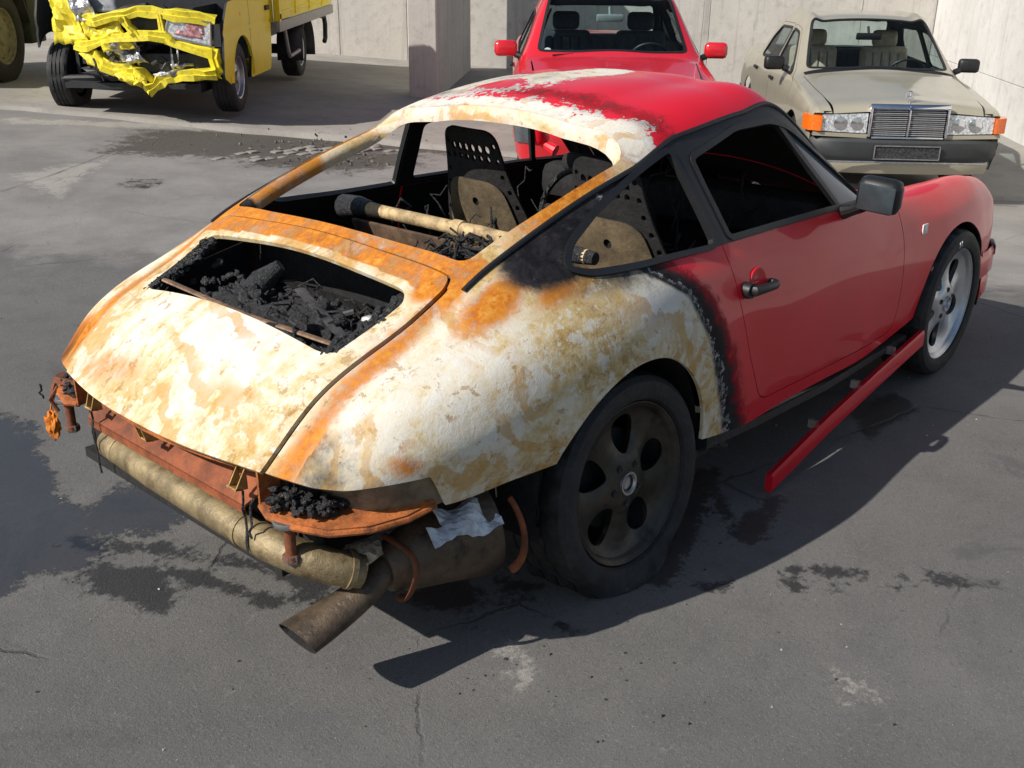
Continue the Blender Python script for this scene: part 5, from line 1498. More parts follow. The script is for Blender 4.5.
def three_box(root, NETQ, M_PAINT, ops, dark_seats=False):
    """body panels of a small saloon from its control net"""
    B_ = net_surface(NETQ, 10, 8)
    inn = lambda M: np.minimum(S(M) - 6.0, 10.0 - S(M))
    WS = rnd(ops['ws'], .07); RW = rnd(ops['rw'], .07); HD = rnd(ops['hood'], .03); FACE = ops['face']
    front = lambda M: FACE - M['V'][:, 0]
    sfront = lambda M: np.where(M['V'][:, 2] < .735, -.135, FACE) - M['V'][:, 0]
    nws = lambda M: -sdpoly(XY(M), WS); nrw = lambda M: -sdpoly(XY(M), RW)
    panel("roof", cut_all(B_, [inn, lambda M: M['V'][:, 0] - ops['rx0'], lambda M: ops['rx1'] - M['V'][:, 0], nws, nrw]), [M_PAINT, M_CARIN], root, .02)
    panel("boot_lid", cut_all(B_, [inn, lambda M: ops['rx0'] - M['V'][:, 0] - .004, nrw]), [M_PAINT, M_CARIN], root, .012)
    panel("bonnet", cut_all(B_, [lambda M: sdpoly(XY(M), HD), lambda M: M['V'][:, 0] - ops['rx1'] - .03, front]), [M_PAINT, M_BLACK], root, .012, None, .003)
    panel("scuttle", cut_all(B_, [inn, lambda M: M['V'][:, 0] - ops['rx1'], lambda M: ops['rx1'] + .14 - M['V'][:, 0], nws, lambda M: -sdpoly(XY(M), HD) - .003]), [ops.get('scuttle', M_BLACK), M_BLACK], root, .012)
    for s in (-1, 1):
        side = lambda M: np.where(sgn(M, s) > 0, np.where(s < 0, 6.0 - S(M), S(M) - 10.0), -1)
        doors = [rnd(d, .05) for d in ops['doors']]; wins = [rnd(d, .04) for d in ops['wins']]
        fs = [side, sfront] + [(lambda M, d=d: -sdpoly(XZ(M), d) - .004) for d in doors + ops.get('fixed', [])] + [arch(x, .31, .345) for x in ops['axles']] + [lambda M: -sdpoly(XY(M), HD) - .003]
        low = ops.get('clad')
        panel("side_panel", cut_all(B_, fs + ([lambda M: M['V'][:, 2] - low] if low else [])), [M_PAINT, M_CARIN], root, .012)
        if low:
            panel("side_cladding", cut_all(B_, fs + [lambda M: low - M['V'][:, 2]]), [M_BUMP, M_CARIN], root, .012, None, .008)
        for d, w_ in zip(doors, wins):
            dm = [side, lambda M: sdpoly(XZ(M), d), lambda M: -sdpoly(XZ(M), w_)]
            do = panel("door", cut_all(B_, dm + ([lambda M: M['V'][:, 2] - low] if low else [])), [M_PAINT, M_CARIN], root, .016)
            if low:
                panel("door_cladding", cut_all(B_, dm + [lambda M: low - M['V'][:, 2]]), [M_BUMP, M_CARIN], do, .016, None, .008)
            panel("window_seal", cut_all(B_, [side, lambda M: sdpoly(XZ(M), w_) + .012, lambda M: .012 - sdpoly(XZ(M), w_)]), [M_BLACK, M_BLACK], do, .01, None, .004)
            panel("side_window", cut_all(B_, [side, lambda M: sdpoly(XZ(M), w_)]), [M_CLEARW, M_CLEARW], do, .004, None, -.006)
            xs = [p[0] for p in d]
            b = MB(); yh_ = None
            V = B_['V']; k = np.argmin((V[:, 0] - (min(xs) + .12)) ** 2 + (V[:, 2] - ops['hz']) ** 2 + 100 * (np.sign(V[:, 1]) != s))
            b.box((V[k, 0], V[k, 1] + s * .015, ops['hz']), (.17, .03, .028), (0, 0, 0), 0, .008); b.build("door_handle", M_BLACK, do)
    for ax_ in ops['axles']:
        for s in (-1, 1):
            b = MB(); b.box((ax_, s * .60, .52), (.80, .03, .62)); b.build('wheel_well', M_DARKIN, root)
    panel("windscreen", cut_all(B_, [inn, lambda M: sdpoly(XY(M), WS) - .002]), [M_CLEARW, M_CLEARW], root, .005, None, -.004)
    panel("rear_window", cut_all(B_, [inn, lambda M: sdpoly(XY(M), RW) - .002]), [M_CLEARW, M_CLEARW], root, .005, None, -.004)
    panel("windscreen_seal", cut_all(B_, [inn, lambda M: sdpoly(XY(M), WS) + .004, lambda M: .022 - sdpoly(XY(M), WS)]), [M_BLACK, M_BLACK], root, .01, None, .004)
    return B_

def cabin(root, x_dash, x_front, x_rear, zs, mseat, mback, belt, w=.72):
    b = MB(); b.box(((x_dash + x_rear) / 2 - .1, 0, .28), (x_dash - x_rear + .9, 1.48, .05)); b.box((x_dash + .12, 0, .62), (.08, 1.44, .56)); b.box((x_rear - .42, 0, .62), (.06, 1.4, .56))
    b.build("floor_pan", M_DARKIN, root)
    b = MB(); b.box((x_dash, 0, belt - .09), (.36, 1.42, .16), (0, .08, 0), 0, .05); b.box((x_dash - .08, .36, belt + .0), (.18, .36, .07), (0, .1, 0), 0, .03); b.build("dashboard", M_CARIN, root)
    b = MB(); c = Vector((x_dash - .32, .36, belt - .05))
    b.tube([c + Vector((.09 * math.sin(a), .185 * math.cos(a), .165 * math.sin(a))) for a in np.linspace(0, 2*math.pi, 30)[:-1]], .013, 8, closed=True)
    b.tube([c + Vector((0, -.17, 0)), c + Vector((0, .17, 0))], .014, 6); b.tube([c, c + Vector((.25, 0, -.08))], .035, 8); b.build("steering_wheel", M_BLACK, root)
    for y in (-.36, .36):
        st = MB(); st.box((x_front - .16, y, .60 + .2), (.13, .48, .58), (0, .22 * -1, 0), 0, .05)
        seat_ = st.build("front_seat", mseat, root, True, 60)
        for q in range(-2, 3):
            b = MB(); b.box((x_front - .155 + .076, y + q * .085, .60 + .22), (.012, .07, .44), (0, -.22, 0), 0, .005)
            b.build("seat_pleat", mseat, seat_)
        b = MB(); b.box((x_front + .12, y, .46), (.50, .48, .14), (0, -.1, 0), 0, .05); b.build("seat_cushion", mseat, seat_, True, 60)
        hr_ = MB(); hr_.box((x_front - .235, y, zs), (.09, .26, .17), (0, -.15, 0), 0, .045); h = hr_.build("headrest", mseat, root, True, 60)
        for d in (-.06, .06):
            b = MB(); b.tube([(x_front - .235, y + d, zs - .15), (x_front - .235, y + d, zs - .07)], .007, 6); b.build("headrest_post", M_CHROME, h)
    rs = MB(); rs.box((x_rear - .20, 0, .74), (.16, 1.30, .50), (0, -.28, 0), 0, .05); r = rs.build("rear_seat", mback, root, True, 60)
    for q in range(-5, 6):
        b = MB(); b.box((x_rear - .115, q * .115, .74), (.012, .095, .42), (0, -.28, 0), 0, .005); b.build("seat_pleat", mback, r)
    b = MB(); b.box((x_rear - .40, 0, .925), (.36, 1.25, .02)); b.build("parcel_shelf", M_CARIN, root)

sal = thing("beige_saloon", "beige older four-door saloon with chrome grille parked before the pale side wall", "car", (6.69, 1.377, -.311), 3.83835)
sops = dict(ws=[(-1.26, -.655), (-1.53, -.605), (-1.845, -.535), (-1.855, 0), (-1.845, .535), (-1.53, .605), (-1.26, .655), (-1.175, .3), (-1.165, 0), (-1.175, -.3)],
            rw=[(-3.10, -.54), (-3.12, 0), (-3.10, .54), (-3.47, .60), (-3.50, 0), (-3.47, -.60)],
            hood=[(-1.13, -.70), (-.70, -.675), (-.10, -.62), (.1, -.62), (.1, .62), (-.10, .62), (-.70, .675), (-1.13, .70)],
            face=-.058, rx0=-3.54, rx1=-1.22, axles=[-.83, -3.495], hz=.80, clad=.50,
            doors=[[(-1.14, .86), (-1.16, .33), (-2.20, .33), (-2.22, .90), (-2.22, 1.31), (-1.88, 1.29), (-1.56, 1.08), (-1.26, .89)],
                   [(-2.23, .90), (-2.21, .33), (-2.90, .33), (-3.12, .60), (-3.22, .90), (-3.06, 1.18), (-2.85, 1.29), (-2.23, 1.31)]],
            wins=[[(-1.36, .91), (-2.17, .925), (-2.18, 1.27), (-1.90, 1.25), (-1.60, 1.06)], [(-2.27, .925), (-3.08, .935), (-2.99, 1.13), (-2.82, 1.25), (-2.27, 1.27)]])
SB = three_box(sal, SAL, M_BEIGE, sops)
cabin(sal, -1.30, -2.25, -3.05, 1.16, M_SEATC, M_SEATD, .93)
# front: panel behind, grille, lamps, bumper
b = MB(); b.box((-.125, 0, .55), (.05, 1.40, .40)); b.build("front_structure", M_BLACK, sal)
gr = MB()
for (c, s_) in (((-.060, 0, .793), (.07, .66, .040)), ((-.045, 0, .548), (.04, .60, .018)), ((-.05, -.318, .67), (.04, .020, .24)), ((-.05, .318, .67), (.04, .020, .24)), ((-.045, 0, .67), (.03, .016, .22))):
    gr.box(c, s_, (0, -.55 if s_[1] == .66 else 0, 0), 0, .006)
grille = gr.build("grille_frame", M_CHROME, sal)
b = MB(); b.box((-.075, 0, .67), (.01, .62, .23)); b.build("grille_back", M_BLACK, grille)
src = None
for k in range(13):
    for s in (-1, 1):
        if src is None:
            b = MB(); b.box((0, 0, 0), (.016, .288, .0055 )); o = src = b.build("grille_bar", simple("grille_grey", (.42, .43, .45, 1), .35, .35, .1, 20), grille)
        else:
            o = src.copy(); COL.objects.link(o); o.parent = grille
        o.location = (-.058, s * .156, .568 + k * .0163)
for s in (-1, 1):
    for zz in (.62, .68, .735):
        b = MB(); b.box((-.050, s * .156, zz), (.012, .29, .009)); b.build("grille_rib", M_CHROME, grille)
# star on its stem, ring with three rays
b = MB(); c = Vector((-.115, 0, .885))
b.tube([c + Vector((0, .037 * math.cos(a), .037 * math.sin(a))) for a in np.linspace(0, 2*math.pi, 33)[:-1]], .0038, 6, closed=True)
for a in (90, 210, 330):
    a = math.radians(a); b.tube([c, c + Vector((0, .037 * math.cos(a), .037 * math.sin(a)))], [.0065, .0015], 6)
b.tube([c + Vector((0, 0, -.037)), c + Vector((.01, 0, -.09))], [.005, .012], 8)
b.build("bonnet_star", M_CHROME, sal)
b = MB(); b.lathe([(0, .004), (.013, .003), (.016, 0)], 18); o = b.build("grille_badge", simple("blue_badge", (.05, .09, .2, 1), .3, .2, .1, 20), sal); o.location = (-.018, 0, .800)
for s in (-1, 1):
    hp = [(s * .335, .575), (s * .712, .590), (s * .712, .722), (s * .335, .742)]
    b = MB(); b.prism(hp if s > 0 else hp[::-1], 0, -.10, -.068); h = b.build("headlight", M_LENSC, sal)
    for y_, r_ in ((.42, .055), (.56, .058)):
        q = MB(); q.lathe([(r_, 0), (r_ * .96, .006), (r_ * .5, .010), (0, .012)], 22); o = q.build("reflector", M_CHROME, h); o.location = (-.069, s * y_, .655)
    ip = [(-.125, s * .718), (-.048, s * .718), (-.05, s * .745), (-.10, s * .822), (-.22, s * .848), (-.22, s * .78)]
    b = MB(); b.prism(ip if s < 0 else ip[::-1], 2, .592, .718); b.build("indicator", M_LENS, sal)
    hp = [(s * .325, .535), (s * .78, .550), (s * .78, .582), (s * .325, .568)]
    b = MB(); b.prism(hp if s > 0 else hp[::-1], 0, -.12, -.072); b.build("lamp_apron", M_BEIGE, sal)
    mbx = MB(); mbx.box((-1.50, s * .915, 1.00), (.10, .19, .125), (0, 0, s * -.12), 0, .03); mm = mbx.build("door_mirror", M_BLACK if s < 0 else M_BLACK, sal, True, 60)
    q = MB(); q.box((-1.565, s * .925, 1.00), (.006, .15, .095), (0, 0, s * -.12)); q.build("mirror_glass", M_MIRROR, mm)
    q = MB(); q.tube([(-1.48, s * .83, .96), (-1.47, s * .78, .94)], .03, 8); q.build("mirror_arm", M_BLACK, mm)
def wrap_bumper(root, prof, plan, mat, name):
    plan = [(x, -y) for x, y in plan] + [(x, y) for x, y in plan[::-1]]
    pl = np.array(plan); t = np.gradient(pl, axis=0); t /= np.linalg.norm(t, axis=1, keepdims=True); n = np.stack([t[:, 1], -t[:, 0]], 1)
    V = []; F = []
    for i in range(len(pl)):
        for d, z in prof: V.append((pl[i, 0] + n[i, 0] * d, pl[i, 1] + n[i, 1] * d, z))
    k = len(prof)
    for i in range(len(pl) - 1):
        for j in range(k - 1): F.append((i*k+j, (i+1)*k+j, (i+1)*k+j+1, i*k+j+1))
    return MB().add(V, F).build(name, mat, root, True, 40)
sb = wrap_bumper(sal, [(-.06, .535), (.0, .53), (.018, .51), (.02, .40), (.005, .375), (-.012, .345)],
                 [(-.62, .835), (-.45, .832), (-.25, .815), (-.14, .775), (-.08, .70), (-.04, .50), (-.015, .25)], M_BUMP, "front_bumper")
wrap_bumper(sal, [(-.016, .345), (-.014, .30), (-.04, .24), (-.12, .22)], [(-.62, .835), (-.45, .832), (-.25, .815), (-.14, .775), (-.08, .70), (-.04, .50), (-.015, .25)], M_BEIGE, "front_valance")
b = MB(); b.box((-.005, 0, .345), (.015, 1.35, .018), (0, 0, 0), 0, .004); b.build("bumper_trim", M_STEEL, sb)
b = MB()
for y0, y1, z0, z1 in ((-.27, .27, .485, .493), (-.27, .27, .375, .383), (-.274, -.266, .375, .493), (.266, .274, .375, .493)):
    b.box((.025, (y0 + y1) / 2, (z0 + z1) / 2), (.014, y1 - y0, z1 - z0))
pf = b.build("plate_frame", M_STEEL, sb)
b = MB(); b.box((.018, 0, .434), (.008, .53, .105)); b.build("plate_backing", simple("black_mesh_plate", (.03, .03, .032, 1), .6, 0, .9, 60, .8, 90), pf)
b = MB(); b.box((-1.72, 0, 1.235), (.03, .24, .065), (0, .2, 0), 0, .012); b.tube([(-1.72, 0, 1.25), (-1.78, 0, 1.32)], .012, 8); b.build("rear_view_mirror", M_BLACK, sal)
b = MB(); b.tube([(-1.175, .40, .968), (-1.20, .15, .985), (-1.23, -.08, 1.0)], .007, 6); b.tube([(-1.19, .62, .955), (-1.215, .18, .988)], .009, 6, flat=(.6, 1.4)); b.build("wiper", M_BLACK, sal)
for x in (-.83, -3.495):
    for s in (-1, 1):
        small_wheel(sal, Vector((x, s * .80, .305)), s, .305, .195, .185, M_ALLOY)

# ---- red saloon in the bay: same kind of build, its own shape
REDC = [[(p[0] * .985 + (0.0), p[1] * (1.05 if p[2] > .7 else 1.0), p[2] + (.015 if p[2] > 1.2 else .0)) for p in st] for st in SAL]
red = thing("red_saloon", "bright red car in the concrete bay seen over the burnt roof", "car", (4.45, 2.68, -.13), 3.89)
M_RED2 = simple("bright_red_paint", (.62, .012, .022, 1), .3, 0, .05, 3, coat=.8)
rops = dict(sops); rops['clad'] = None; rops['hood'] = [(-1.16, -.70), (-.70, -.675), (-.10, -.62), (.1, -.62), (.1, .62), (-.10, .62), (-.70, .675), (-1.16, .70)]
rops['scuttle'] = M_RED2
three_box(red, REDC, M_RED2, rops)
cabin(red, -1.30, -2.25, -3.05, 1.17, simple("dark_blue_grey_cloth", srgb(48, 54, 64), .9, 0, .15, 30), M_SEATD, .93)
b = MB(); b.box((-.10, 0, .55), (.05, 1.40, .40)); b.build("front_grille", M_BLACK, red)
wrap_bumper(red, [(-.06, .535), (.0, .53), (.018, .51), (.02, .40), (.005, .375), (.0, .30), (-.03, .24), (-.12, .22)],
            [(-.62, .835), (-.45, .832), (-.25, .815), (-.14, .775), (-.08, .70), (-.04, .50), (-.015, .25)], M_RED2, "front_bumper")
for s in (-1, 1):
    hp = [(s * .30, .575), (s * .74, .590), (s * .74, .715), (s * .30, .735)]
    b = MB(); b.prism(hp if s > 0 else hp[::-1], 0, -.10, -.068); b.build("headlight", M_LENSC, red)
    mbx = MB(); mbx.box((-1.45, s * .925, 1.00), (.11, .20, .135), (0, 0, s * -.10), 0, .035); mm = mbx.build("door_mirror", M_RED2, red, True, 60)
    q = MB(); q.tube([(-1.44, s * .84, .95), (-1.42, s * .78, .93)], .028, 8); q.build("mirror_arm", M_BLACK, mm)
    q = MB(); q.tube([(-1.265, s * .645, .985), (-1.53, s * .595, 1.155), (-1.83, s * .525, 1.31)], .008, 6, flat=(.5, 1.3)); q.build("screen_trim", M_STEEL if s > 0 else M_BLACK, red)
b = MB(); b.box((-1.70, 0, 1.245), (.03, .24, .065), (0, .2, 0), 0, .012); b.tube([(-1.70, 0, 1.25), (-1.78, 0, 1.33)], .012, 8); b.build("rear_view_mirror", simple("pale_mirror", srgb(150, 160, 160), .3, .2, .1, 5), red)
b = MB(); b.tube([(-1.15, -.52, .972), (-1.19, -.20, .99), (-1.20, .1, .993)], .008, 6); b.build("wiper", M_BLACK, red)
b = MB(); b.tube([(-1.18, .74, .90), (-1.16, .745, 1.3), (-1.15, .75, 2.0)], [.005, .004, .0025], 6); b.build("antenna", M_STEEL, red)
b = MB(); b.lathe([(0, .002), (.03, .002), (.031, 0)], 20); o = b.build("windscreen_sticker", M_WHITE, red); o.location = (-1.29, -.56, 1.0); o.rotation_euler = (0, math.radians(-52), 0)
for x in (-.83, -3.45):
    for s in (-1, 1):
        small_wheel(red, Vector((x, s * .80, .305)), s, .305, .195, .185, M_ALLOY)
# ---- yellow pickup truck with its nose smashed in; local x forward from the front axle, +y its left side
trk = thing("yellow_pickup_truck", "yellow flatbed pickup truck with crumpled smashed front end", "truck", (3.302, 7.74, .125), 3.88174)
M_YEL = simple("yellow_paint", (.90, .74, .03, 1), .5, 0, .05, 4, coat=.15, Specular_IOR_Level=.2)
M_YELD = simple("scuffed_yellow_paint", (.84, .70, .04, 1), .4, 0, .12, 9, .5, 14, dirt=((.16, .13, .05, 1), .6))
M_TORN = simple("torn_bare_metal", (.50, .50, .52, 1), .3, .7, .5, 22, .8, 28)
M_GREYR = simple("grey_alloy_rail", srgb(150, 150, 146), .5, .3, .12, 20)
M_DGREY = simple("dark_plastic", (.025, .026, .028, 1), .6, 0, .3, 15)

def side_skin(name, parent, outline, holes, y, mat, th=.02, bulge=.03, crease=None, s=1):
    xs = np.arange(min(p[0] for p in outline) - .03, max(p[0] for p in outline) + .05, .03)
    zs = np.arange(min(p[1] for p in outline) - .03, max(p[1] for p in outline) + .05, .03)
    X, Z = np.meshgrid(xs, zs, indexing='ij')
    Y = y - bulge * ((Z - .75) / .5) ** 2 * np.where(Z > .75, .5, 1)
    if crease:
        Y = Y - .014 * np.exp(-((Z - crease(X)) / .018) ** 2)
    Y = Y * s
    G = np.stack([X, Y, Z], -1)
    du = np.gradient(G, axis=0); dv_ = np.gradient(G, axis=1); N = np.cross(du, dv_); N /= np.linalg.norm(N, axis=2, keepdims=True)
    if N[0, 0, 1] * s < 0: N = -N
    a, b_ = G.shape[:2]; I = np.arange(a * b_).reshape(a, b_)
    q = np.stack([I[:-1, :-1], I[1:, :-1], I[1:, 1:], I[:-1, 1:]], -1).reshape(-1, 4)
    T = np.concatenate([q[:, [0, 1, 2]], q[:, [0, 2, 3]]])
    V = G.reshape(-1, 3); Nn = N.reshape(-1, 3)
    fn = np.cross(V[T[:, 1]] - V[T[:, 0]], V[T[:, 2]] - V[T[:, 0]])
    if (fn * Nn[T[:, 0]]).sum() < 0: T = T[:, ::-1]
    M = dict(V=np.concatenate([V, Nn, np.zeros((len(V), 2))], 1), T=T)
    M = clip(M, sdpoly(XZ(M), outline))
    for h in holes:
        M = clip(M, h(M))
    return panel(name, M, [mat, M_DGREY], parent, th)
crs = lambda X: .795 + .0 * X
for s in (1, -1):
    side_skin("front_wing", trk, rnd([(.66, .60), (.62, .86), (.40, 1.06), (-.36, 1.10), (-.36, .30), (-.60, .29), (-.60, .27), (.30, .27), (.66, .40)], .03) if s > 0 else rnd([(.30, .55), (.28, .9), (.2, 1.08), (-.36, 1.10), (-.36, .27), (.2, .27)], .03),
              [arch(0, .33, .415), lambda M: np.where(M['V'][:, 0] < -.355, -1, 1) * (np.abs(M['V'][:, 0] + .355))], .95, M_YEL, .02, .03, crs, s)
    dr_ = side_skin("door", trk, rnd([(-.365, .29), (-1.26, .28), (-1.26, 1.9), (-.90, 1.96), (-.60, 1.5), (-.365, 1.12)], .04), [lambda M: -sdpoly(XZ(M), rnd([(-.46, 1.12), (-1.18, 1.10), (-1.18, 1.82), (-.92, 1.86), (-.66, 1.48)], .05))], .95, M_YEL, .03, .03, crs, s)
    b = MB(); b.box((-1.12, s * .955, .93), (.16, .03, .05), (0, 0, 0), 0, .01); b.build("door_handle", M_DGREY, dr_)
    side_skin("side_window", dr_, rnd([(-.47, 1.13), (-1.17, 1.11), (-1.17, 1.81), (-.92, 1.85), (-.67, 1.48)], .05), [], .93, M_GLASST, .004, .03, None, s)
    b = MB(); b.tube([(-.38, s * .935, 1.10), (-.92, s * .86, 1.97), (-1.27, s * .84, 2.02)], .035, 8); b.build("roof_pillar", M_YEL, trk)
    b = MB(); V = []; F = []
    for k in range(17):
        an = math.pi * k / 16
        for yy in (.93, .93 + (.028 if s > 0 else .02)): V.append((.405 * math.cos(an), s * yy, .33 + .405 * math.sin(an)))
        V.append((.45 * math.cos(an), s * (.935), .33 + .45 * math.sin(an)))
    for k in range(16): F += [(3*k, 3*k+1, 3*k+4, 3*k+3), (3*k+1, 3*k+2, 3*k+5, 3*k+4)]
    if s > 0: b.add(V, F); b.build("wheel_arch_lip", M_YEL, trk)
b = MB(); b.lathe([(0, .01), (.018, .008), (.024, 0)], 14); o = b.build("side_repeater", M_LENS, trk); o.matrix_local = Matrix.Translation((-.02, .944, .93)) @ Matrix.Rotation(math.radians(90), 4, 'Z')
b = MB(); b.box((-.98, 0, 2.03), (.62, 1.66, .05), (0, 0, 0), 0, .02); b.box((-1.27, 0, 1.15), (.04, 1.80, 1.74)); b.build("cab_roof", M_YEL, trk)
b = MB(); b.plate([(-.36, .84, 1.14), (-.36, -.84, 1.14), (-.90, -.78, 1.98), (-.90, .78, 1.98)], .006); b.build("windscreen", M_GLASST, trk)
b = MB(); b.box((-.35, 0, .80), (.04, 1.82, .64)); b.box((.05, 0, .30), (.9, 1.3, .05)); b.box((-.82, 0, .31), (.86, 1.78, .05)); b.build("cab_floor", M_DGREY, trk)
b = MB(); b.lump((.10, .05, .72), (.30, .45, .28), 3, 4, .35, 3); b.lump((.15, .45, .62), (.2, .2, .22), 7, 3, .4, 3); b.tube([(.3, -.3, .8), (.2, 0, .98), (.1, .4, .9)], .04, 8); b.build("engine_block", M_DGREY, trk)
# the smashed front; coordinates (x, y, z) follow the pushed-in nose
def bar(name, pts, r, mat, flat=(1, .5), n=8, jit=.012, seed=0):
    """a torn box member: flat faces, sharp kinks at its bends"""
    rr = random.Random(seed); out = []
    for a, c in zip(pts[:-1], pts[1:]):
        for k in range(2):
            p = Vector(a).lerp(Vector(c), k / 2)
            out.append(p + Vector((rr.uniform(-jit, jit), rr.uniform(-jit, jit), rr.uniform(-jit, jit)) if k else (0, 0, 0)))
    out.append(Vector(pts[-1]))
    up_ = Vector((0, 0, 1)); V = []; F = []
    for i, p in enumerate(out):
        t = (out[min(i + 1, len(out) - 1)] - out[max(i - 1, 0)]).normalized()
        sd = Vector((1, 0, 0)); sd = (sd - t * sd.dot(t)).normalized(); u = t.cross(sd)
        if u.z < 0: u = -u
        w = r * flat[1] * rr.uniform(.75, 1.2); h = r * rr.uniform(.7, 1.25); tw = rr.uniform(-.3, .3)
        prof = [(-1.2, 1.0), (.35, 1.0), (.55, .85), (.45, .05), (.62, -.05), (.55, -1.0), (.45, -1.0), (.50, -.08), (.34, .0), (.42, .8), (.3, .92), (-1.2, .92)]
        for a_, b_ in prof:
            a2 = a_ * math.cos(tw) - b_ * math.sin(tw); b2 = a_ * math.sin(tw) + b_ * math.cos(tw)
            V.append(p + sd * a2 * w * 1.6 + u * b2 * h)
    k = 12
    for i in range(len(out) - 1):
        for j in range(k): F.append((i*k+j, i*k+(j+1) % k, (i+1)*k+(j+1) % k, (i+1)*k+j))
    F += [tuple(range(k)), tuple((len(out)-1)*k + j for j in range(k))]
    b = MB(); b.add(V, F); return b.build(name, mat, trk, True, 14)
def crumple(name, pts, th, mat, sub=7, amp=.02, seed=0, parent=None):
    """a dented sheet spanning four corners"""
    rr = random.Random(seed); p = [Vector(q) for q in pts]
    n = (p[1] - p[0]).cross(p[3] - p[0]).normalized(); V = []; F = []
    from mathutils import noise
    for i in range(sub + 1):
        for j in range(sub + 1):
            u, v = i / sub, j / sub
            q = p[0].lerp(p[1], u).lerp(p[3].lerp(p[2], u), v)
            d = noise.noise(q * 7 + Vector((seed, 0, seed * 2.3))) + .6 * noise.noise(q * 17 + Vector((seed * 3, 1, 0)))
            edge = .35 + .65 * min(1, 4 * min(u, 1 - u, v, 1 - v) + .2)
            V.append(q + n * d * amp * 2 * edge + Vector((0, rr.uniform(-1, 1), rr.uniform(-1, 1))) * amp * .3)
    for i in range(sub):
        for j in range(sub): F.append((i*(sub+1)+j, (i+1)*(sub+1)+j, (i+1)*(sub+1)+j+1, i*(sub+1)+j+1))
    b = MB(); b.add(V, F); o = b.build(name, mat, parent or trk, True, 18)
    md = o.modifiers.new("thickness", 'SOLIDIFY'); md.thickness = th
    return o
bar("slam_panel", [(.45, -.40, .90), (.58, -.25, .89), (.62, -.06, .94), (.63, .18, .985), (.64, .42, .965), (.64, .62, .945), (.62, .88, .895)], .048, M_YELD, (1.1, .75), 8, .010, 1)
crumple("crushed_wing", [(.25, -.80, 1.22), (.40, -.55, 1.20), (.50, -.40, .68), (.30, -.76, .66)], .004, M_YELD, 10, .045, 2)
crumple("crushed_wing_flap", [(.42, -.62, .80), (.50, -.40, .78), (.55, -.28, .60), (.45, -.45, .56)], .004, M_YELD, 7, .03, 5)
crumple("broken_headlight", [(.45, -.56, 1.16), (.52, -.30, 1.14), (.56, -.26, .90), (.52, -.45, .88)], .004, M_TORN, 7, .05, 3)
crumple("torn_liner", [(.40, -.36, 1.10), (.45, -.08, 1.08), (.5, -.06, .97), (.48, -.30, .95)], .004, simple("grey_liner", srgb(120, 124, 130), .6, 0, .3, 20), 6, .02, 8)
bar("grille_strut", [(.65, .03, .93), (.66, .08, .85), (.64, .16, .76)], .032, M_YELD, (.6, 1.1), 8, .005, 4)
bar("grille_lower_bar", [(.46, -.50, .66), (.55, -.36, .66), (.60, -.10, .74), (.64, .12, .765), (.65, .42, .765), (.65, .50, .70), (.64, .84, .60)], .044, M_YELD, (1.1, .8), 8, .014, 6)
crumple("nose_skin", [(.50, -.34, .80), (.62, -.05, .86), (.62, .02, .76), (.56, -.32, .70)], .004, M_YELD, 7, .04, 9)
b = MB(); b.box((.54, .32, .82), (.04, .60, .22)); b.box((.50, .35, .52), (.10, .95, .16)); b.box((.45, -.15, .60), (.10, .60, .2)); b.build("radiator_mouth", M_DGREY, trk)
bar("grille_post", [(.655, .38, .96), (.655, .39, .78)], .022, M_YELD, (1, 1), 6, .004, 3)
bar("tow_post", [(.64, .45, .74), (.645, .45, .48)], .012, M_TORN, (1, 1), 6, .004, 13)
hl = MB(); hl.prism([(.405, .775), (.465, .955), (.845, .895), (.825, .685)], 0, .55, .655); h = hl.build("headlight", M_LENSC, trk)
b = MB()
for a, c in zip([(.405, .775), (.465, .955), (.845, .895), (.825, .685)], [(.465, .955), (.845, .895), (.825, .685), (.405, .775)]):
    b.tube([(.655, a[0], a[1]), (.655, c[0], c[1])], .012, 6)
b.build("headlight_rim", M_CHROME, h)
crumple("headlight_reflector", [(.660, .56, .90), (.660, .78, .87), (.660, .78, .74), (.660, .50, .79)], .003, simple("pink_reflex", (.62, .30, .32, 1), .2, .4, .5, 30), 6, .012, 4, h)
b = MB(); b.box((.60, .89, .78), (.10, .07, .20)); b.build("indicator_gap", M_DGREY, trk)
crumple("corner_panel", [(.66, .44, .74), (.66, .90, .66), (.64, .92, .52), (.66, .80, .57)], .004, M_YEL, 6, .01, 12)
bar("corner_post", [(.64, .84, .66), (.63, .86, .50), (.62, .87, .40)], .055, M_YEL, (1, .8), 8, .006, 15)
bar("bumper_beam", [(.44, -.42, .62), (.54, -.30, .56), (.60, -.20, .49), (.64, .00, .47), (.66, .10, .43), (.72, .18, .34)], .062, M_YELD, (.7, 1), 8, .022, 7)
crumple("bumper_fold", [(.70, .06, .50), (.74, .22, .40), (.76, .24, .24), (.70, .13, .34)], .004, M_YELD, 6, .04, 6)
bar("bumper_end", [(.74, .22, .29), (.70, .34, .37), (.67, .46, .415), (.66, .65, .425), (.64, .86, .44)], .055, M_YELD, (.8, 1), 8, .010, 8)
crumple("bumper_trim", [(.72, .28, .44), (.70, .56, .49), (.70, .56, .41), (.73, .30, .36)], .004, M_TORN, 7, .03, 10)
crumple("crushed_radiator", [(.58, -.20, .74), (.62, .10, .72), (.62, .20, .52), (.56, -.16, .52)], .006, M_TORN, 10, .05, 11)
b = MB(); b.lump((.42, -.05, .42), (.16, .40, .08), 4, 3, .5, 4); b.tube([(.3, -.75, .34), (.35, -.3, .36), (.3, .5, .34), (.2, .75, .33)], .03, 8); b.build("front_axle", M_DGREY, trk)
crumple("nose_panel", [(.44, -.50, .90), (.60, -.02, .93), (.60, .03, .74), (.46, -.46, .64)], .004, M_YELD, 12, .035, 17)
